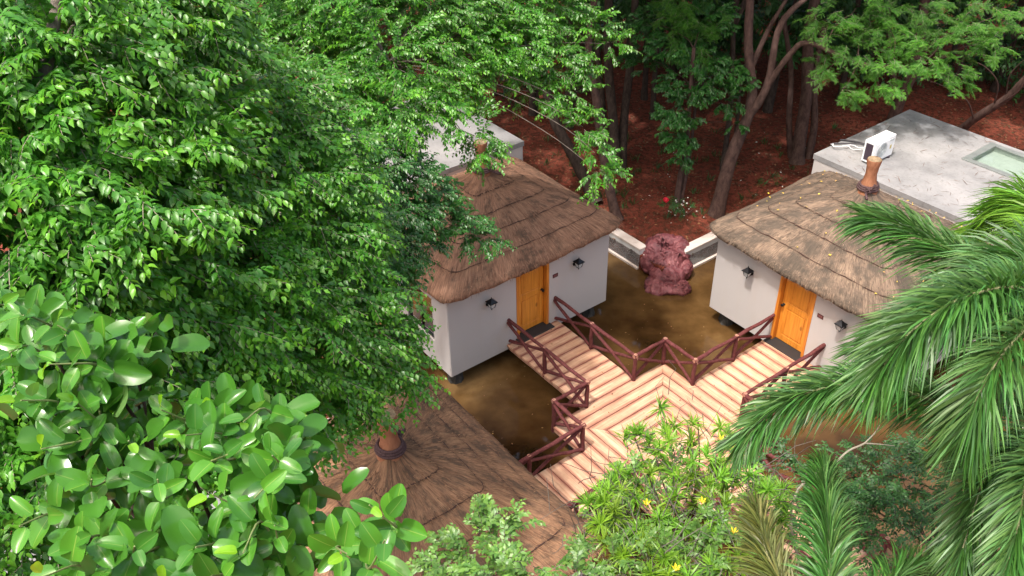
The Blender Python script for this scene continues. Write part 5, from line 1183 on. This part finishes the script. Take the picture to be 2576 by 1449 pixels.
scatter('leaf_litter', 'dry brown leaf litter over the red soil under the trees', pts, (0.06, 0.13), 'litter', 10, [(1, 1, 1), (0.7, 0.55, 0.5), (1.5, 1.35, 1.1), (0.5, 0.6, 0.4), (1.0, 0.7, 0.6)])
pts = []
for k in range(60):
    s, t = rs.uniform(0, 4), rs.uniform(0.2, 0.95); x, y = roof_point(s, t); z = roof_z(t) + 0.055
    c, q = math.cos(ROT_L - math.pi / 2), math.sin(ROT_L - math.pi / 2); pts.append((oR[0] + c * x - q * y, oR[1] + q * x + c * y, z))
scatter('fallen_leaves', 'scattered small yellow leaves lying on the greyish thatch', pts, (0.05, 0.085), 'litter', 11, [(4.2, 5.8, 1.2), (3.2, 3.6, 2.0)])
pts = [tuple(hub(rs.uniform(-1.5, 4), rs.uniform(-0.6, 0.6), 0.012)) for _ in range(40)] + [tuple(hub(rs.uniform(-0.6, 0.6), rs.uniform(-1.5, 4.2), 0.012)) for _ in range(40)]
scatter('fallen_leaves', 'few small dry leaves lying on the boardwalk planks', pts, (0.03, 0.06), 'litter', 12, [(1.2, 1.2, 0.6), (0.8, 0.5, 0.4)])
pts = []
for k in range(420):
    x, y = rs.uniform(-2.7, 2.7), rs.uniform(3.95, 7.95)
    if -0.3 < x < 1.9 and 6.4 < y < 7.9 or (-1.8 < x < -1.35 and 4.3 < y < 5.3): continue
    c, q = math.cos(ROT_L - math.pi / 2), math.sin(ROT_L - math.pi / 2); pts.append((oR[0] + c * x - q * y, oR[1] + q * x + c * y, 2.708))
scatter('fallen_twigs', 'thin dry twigs and leaf stalks strewn over the flat annex roof', pts, (0.06, 0.28), 'litter', 13, [(0.9, 0.8, 0.8), (0.6, 0.5, 0.5)], leaf_narrow(0.05, 0.0))
pts = [tuple(hub(*p, WATER_Z + 0.006)) for p in [(rs.uniform(-4.2, 4.2), rs.uniform(-4.2, 4.2)) for _ in range(260)]]
scatter('floating_leaves', 'tiny pale leaves and specks floating on the brown pond', pts, (0.025, 0.06), 'litter', 14, [(1.3, 1.4, 0.9), (1.8, 1.6, 1.3), (0.7, 0.5, 0.4)])
pts = []
while len(pts) < 46:
    x, y = rs.uniform(-1, 12), rs.uniform(20, 28); A, B = to_hub(x, y)
    if in_pond(A, B) or (abs(A) < 3 and B < 12.6) or (abs(B) < 3 and A < 12.6): continue
    pts.append((x, y, ground_h(x, y) + 0.04))
scatter('fallen_blossoms', 'small white blossoms dotted over the red soil', pts, (0.05, 0.09), 'flower_w', 15, [(1, 1, 1)])
def weeds():
    rng = np.random.default_rng(17); ax, pos, sz, ti = [], [], [], []; k = 0
    while k < 90:
        x, y = rng.uniform(0, 13), rng.uniform(20.5, 28); A, B = to_hub(x, y)
        if in_pond(A, B) or (abs(A) < 3 and B < 12.6) or (abs(B) < 3 and A < 12.6): continue
        k += 1; z = ground_h(x, y); g = rng.uniform(0.6, 1.2)
        for _ in range(14):
            ax.append(unit(np.array([rng.normal(0, 0.5), rng.normal(0, 0.5), 1.0]))); pos.append((x + rng.normal(0, 0.06), y + rng.normal(0, 0.06), z)); sz.append(rng.uniform(0.10, 0.30)); ti.append((g, g, g))
    V, F, T = place(leaf_narrow(0.10, 0.15), frames(np.array(ax), unit(rng.normal(0, 1, (len(ax), 3)))), np.array(pos), np.array(sz), np.array(ti))
    tag(obj('weeds', np_mesh('weeds', V, F, T), 'leaf_forest'), 'thin green weeds sprouting from the red soil', 'weeds', kind='stuff')
weeds()
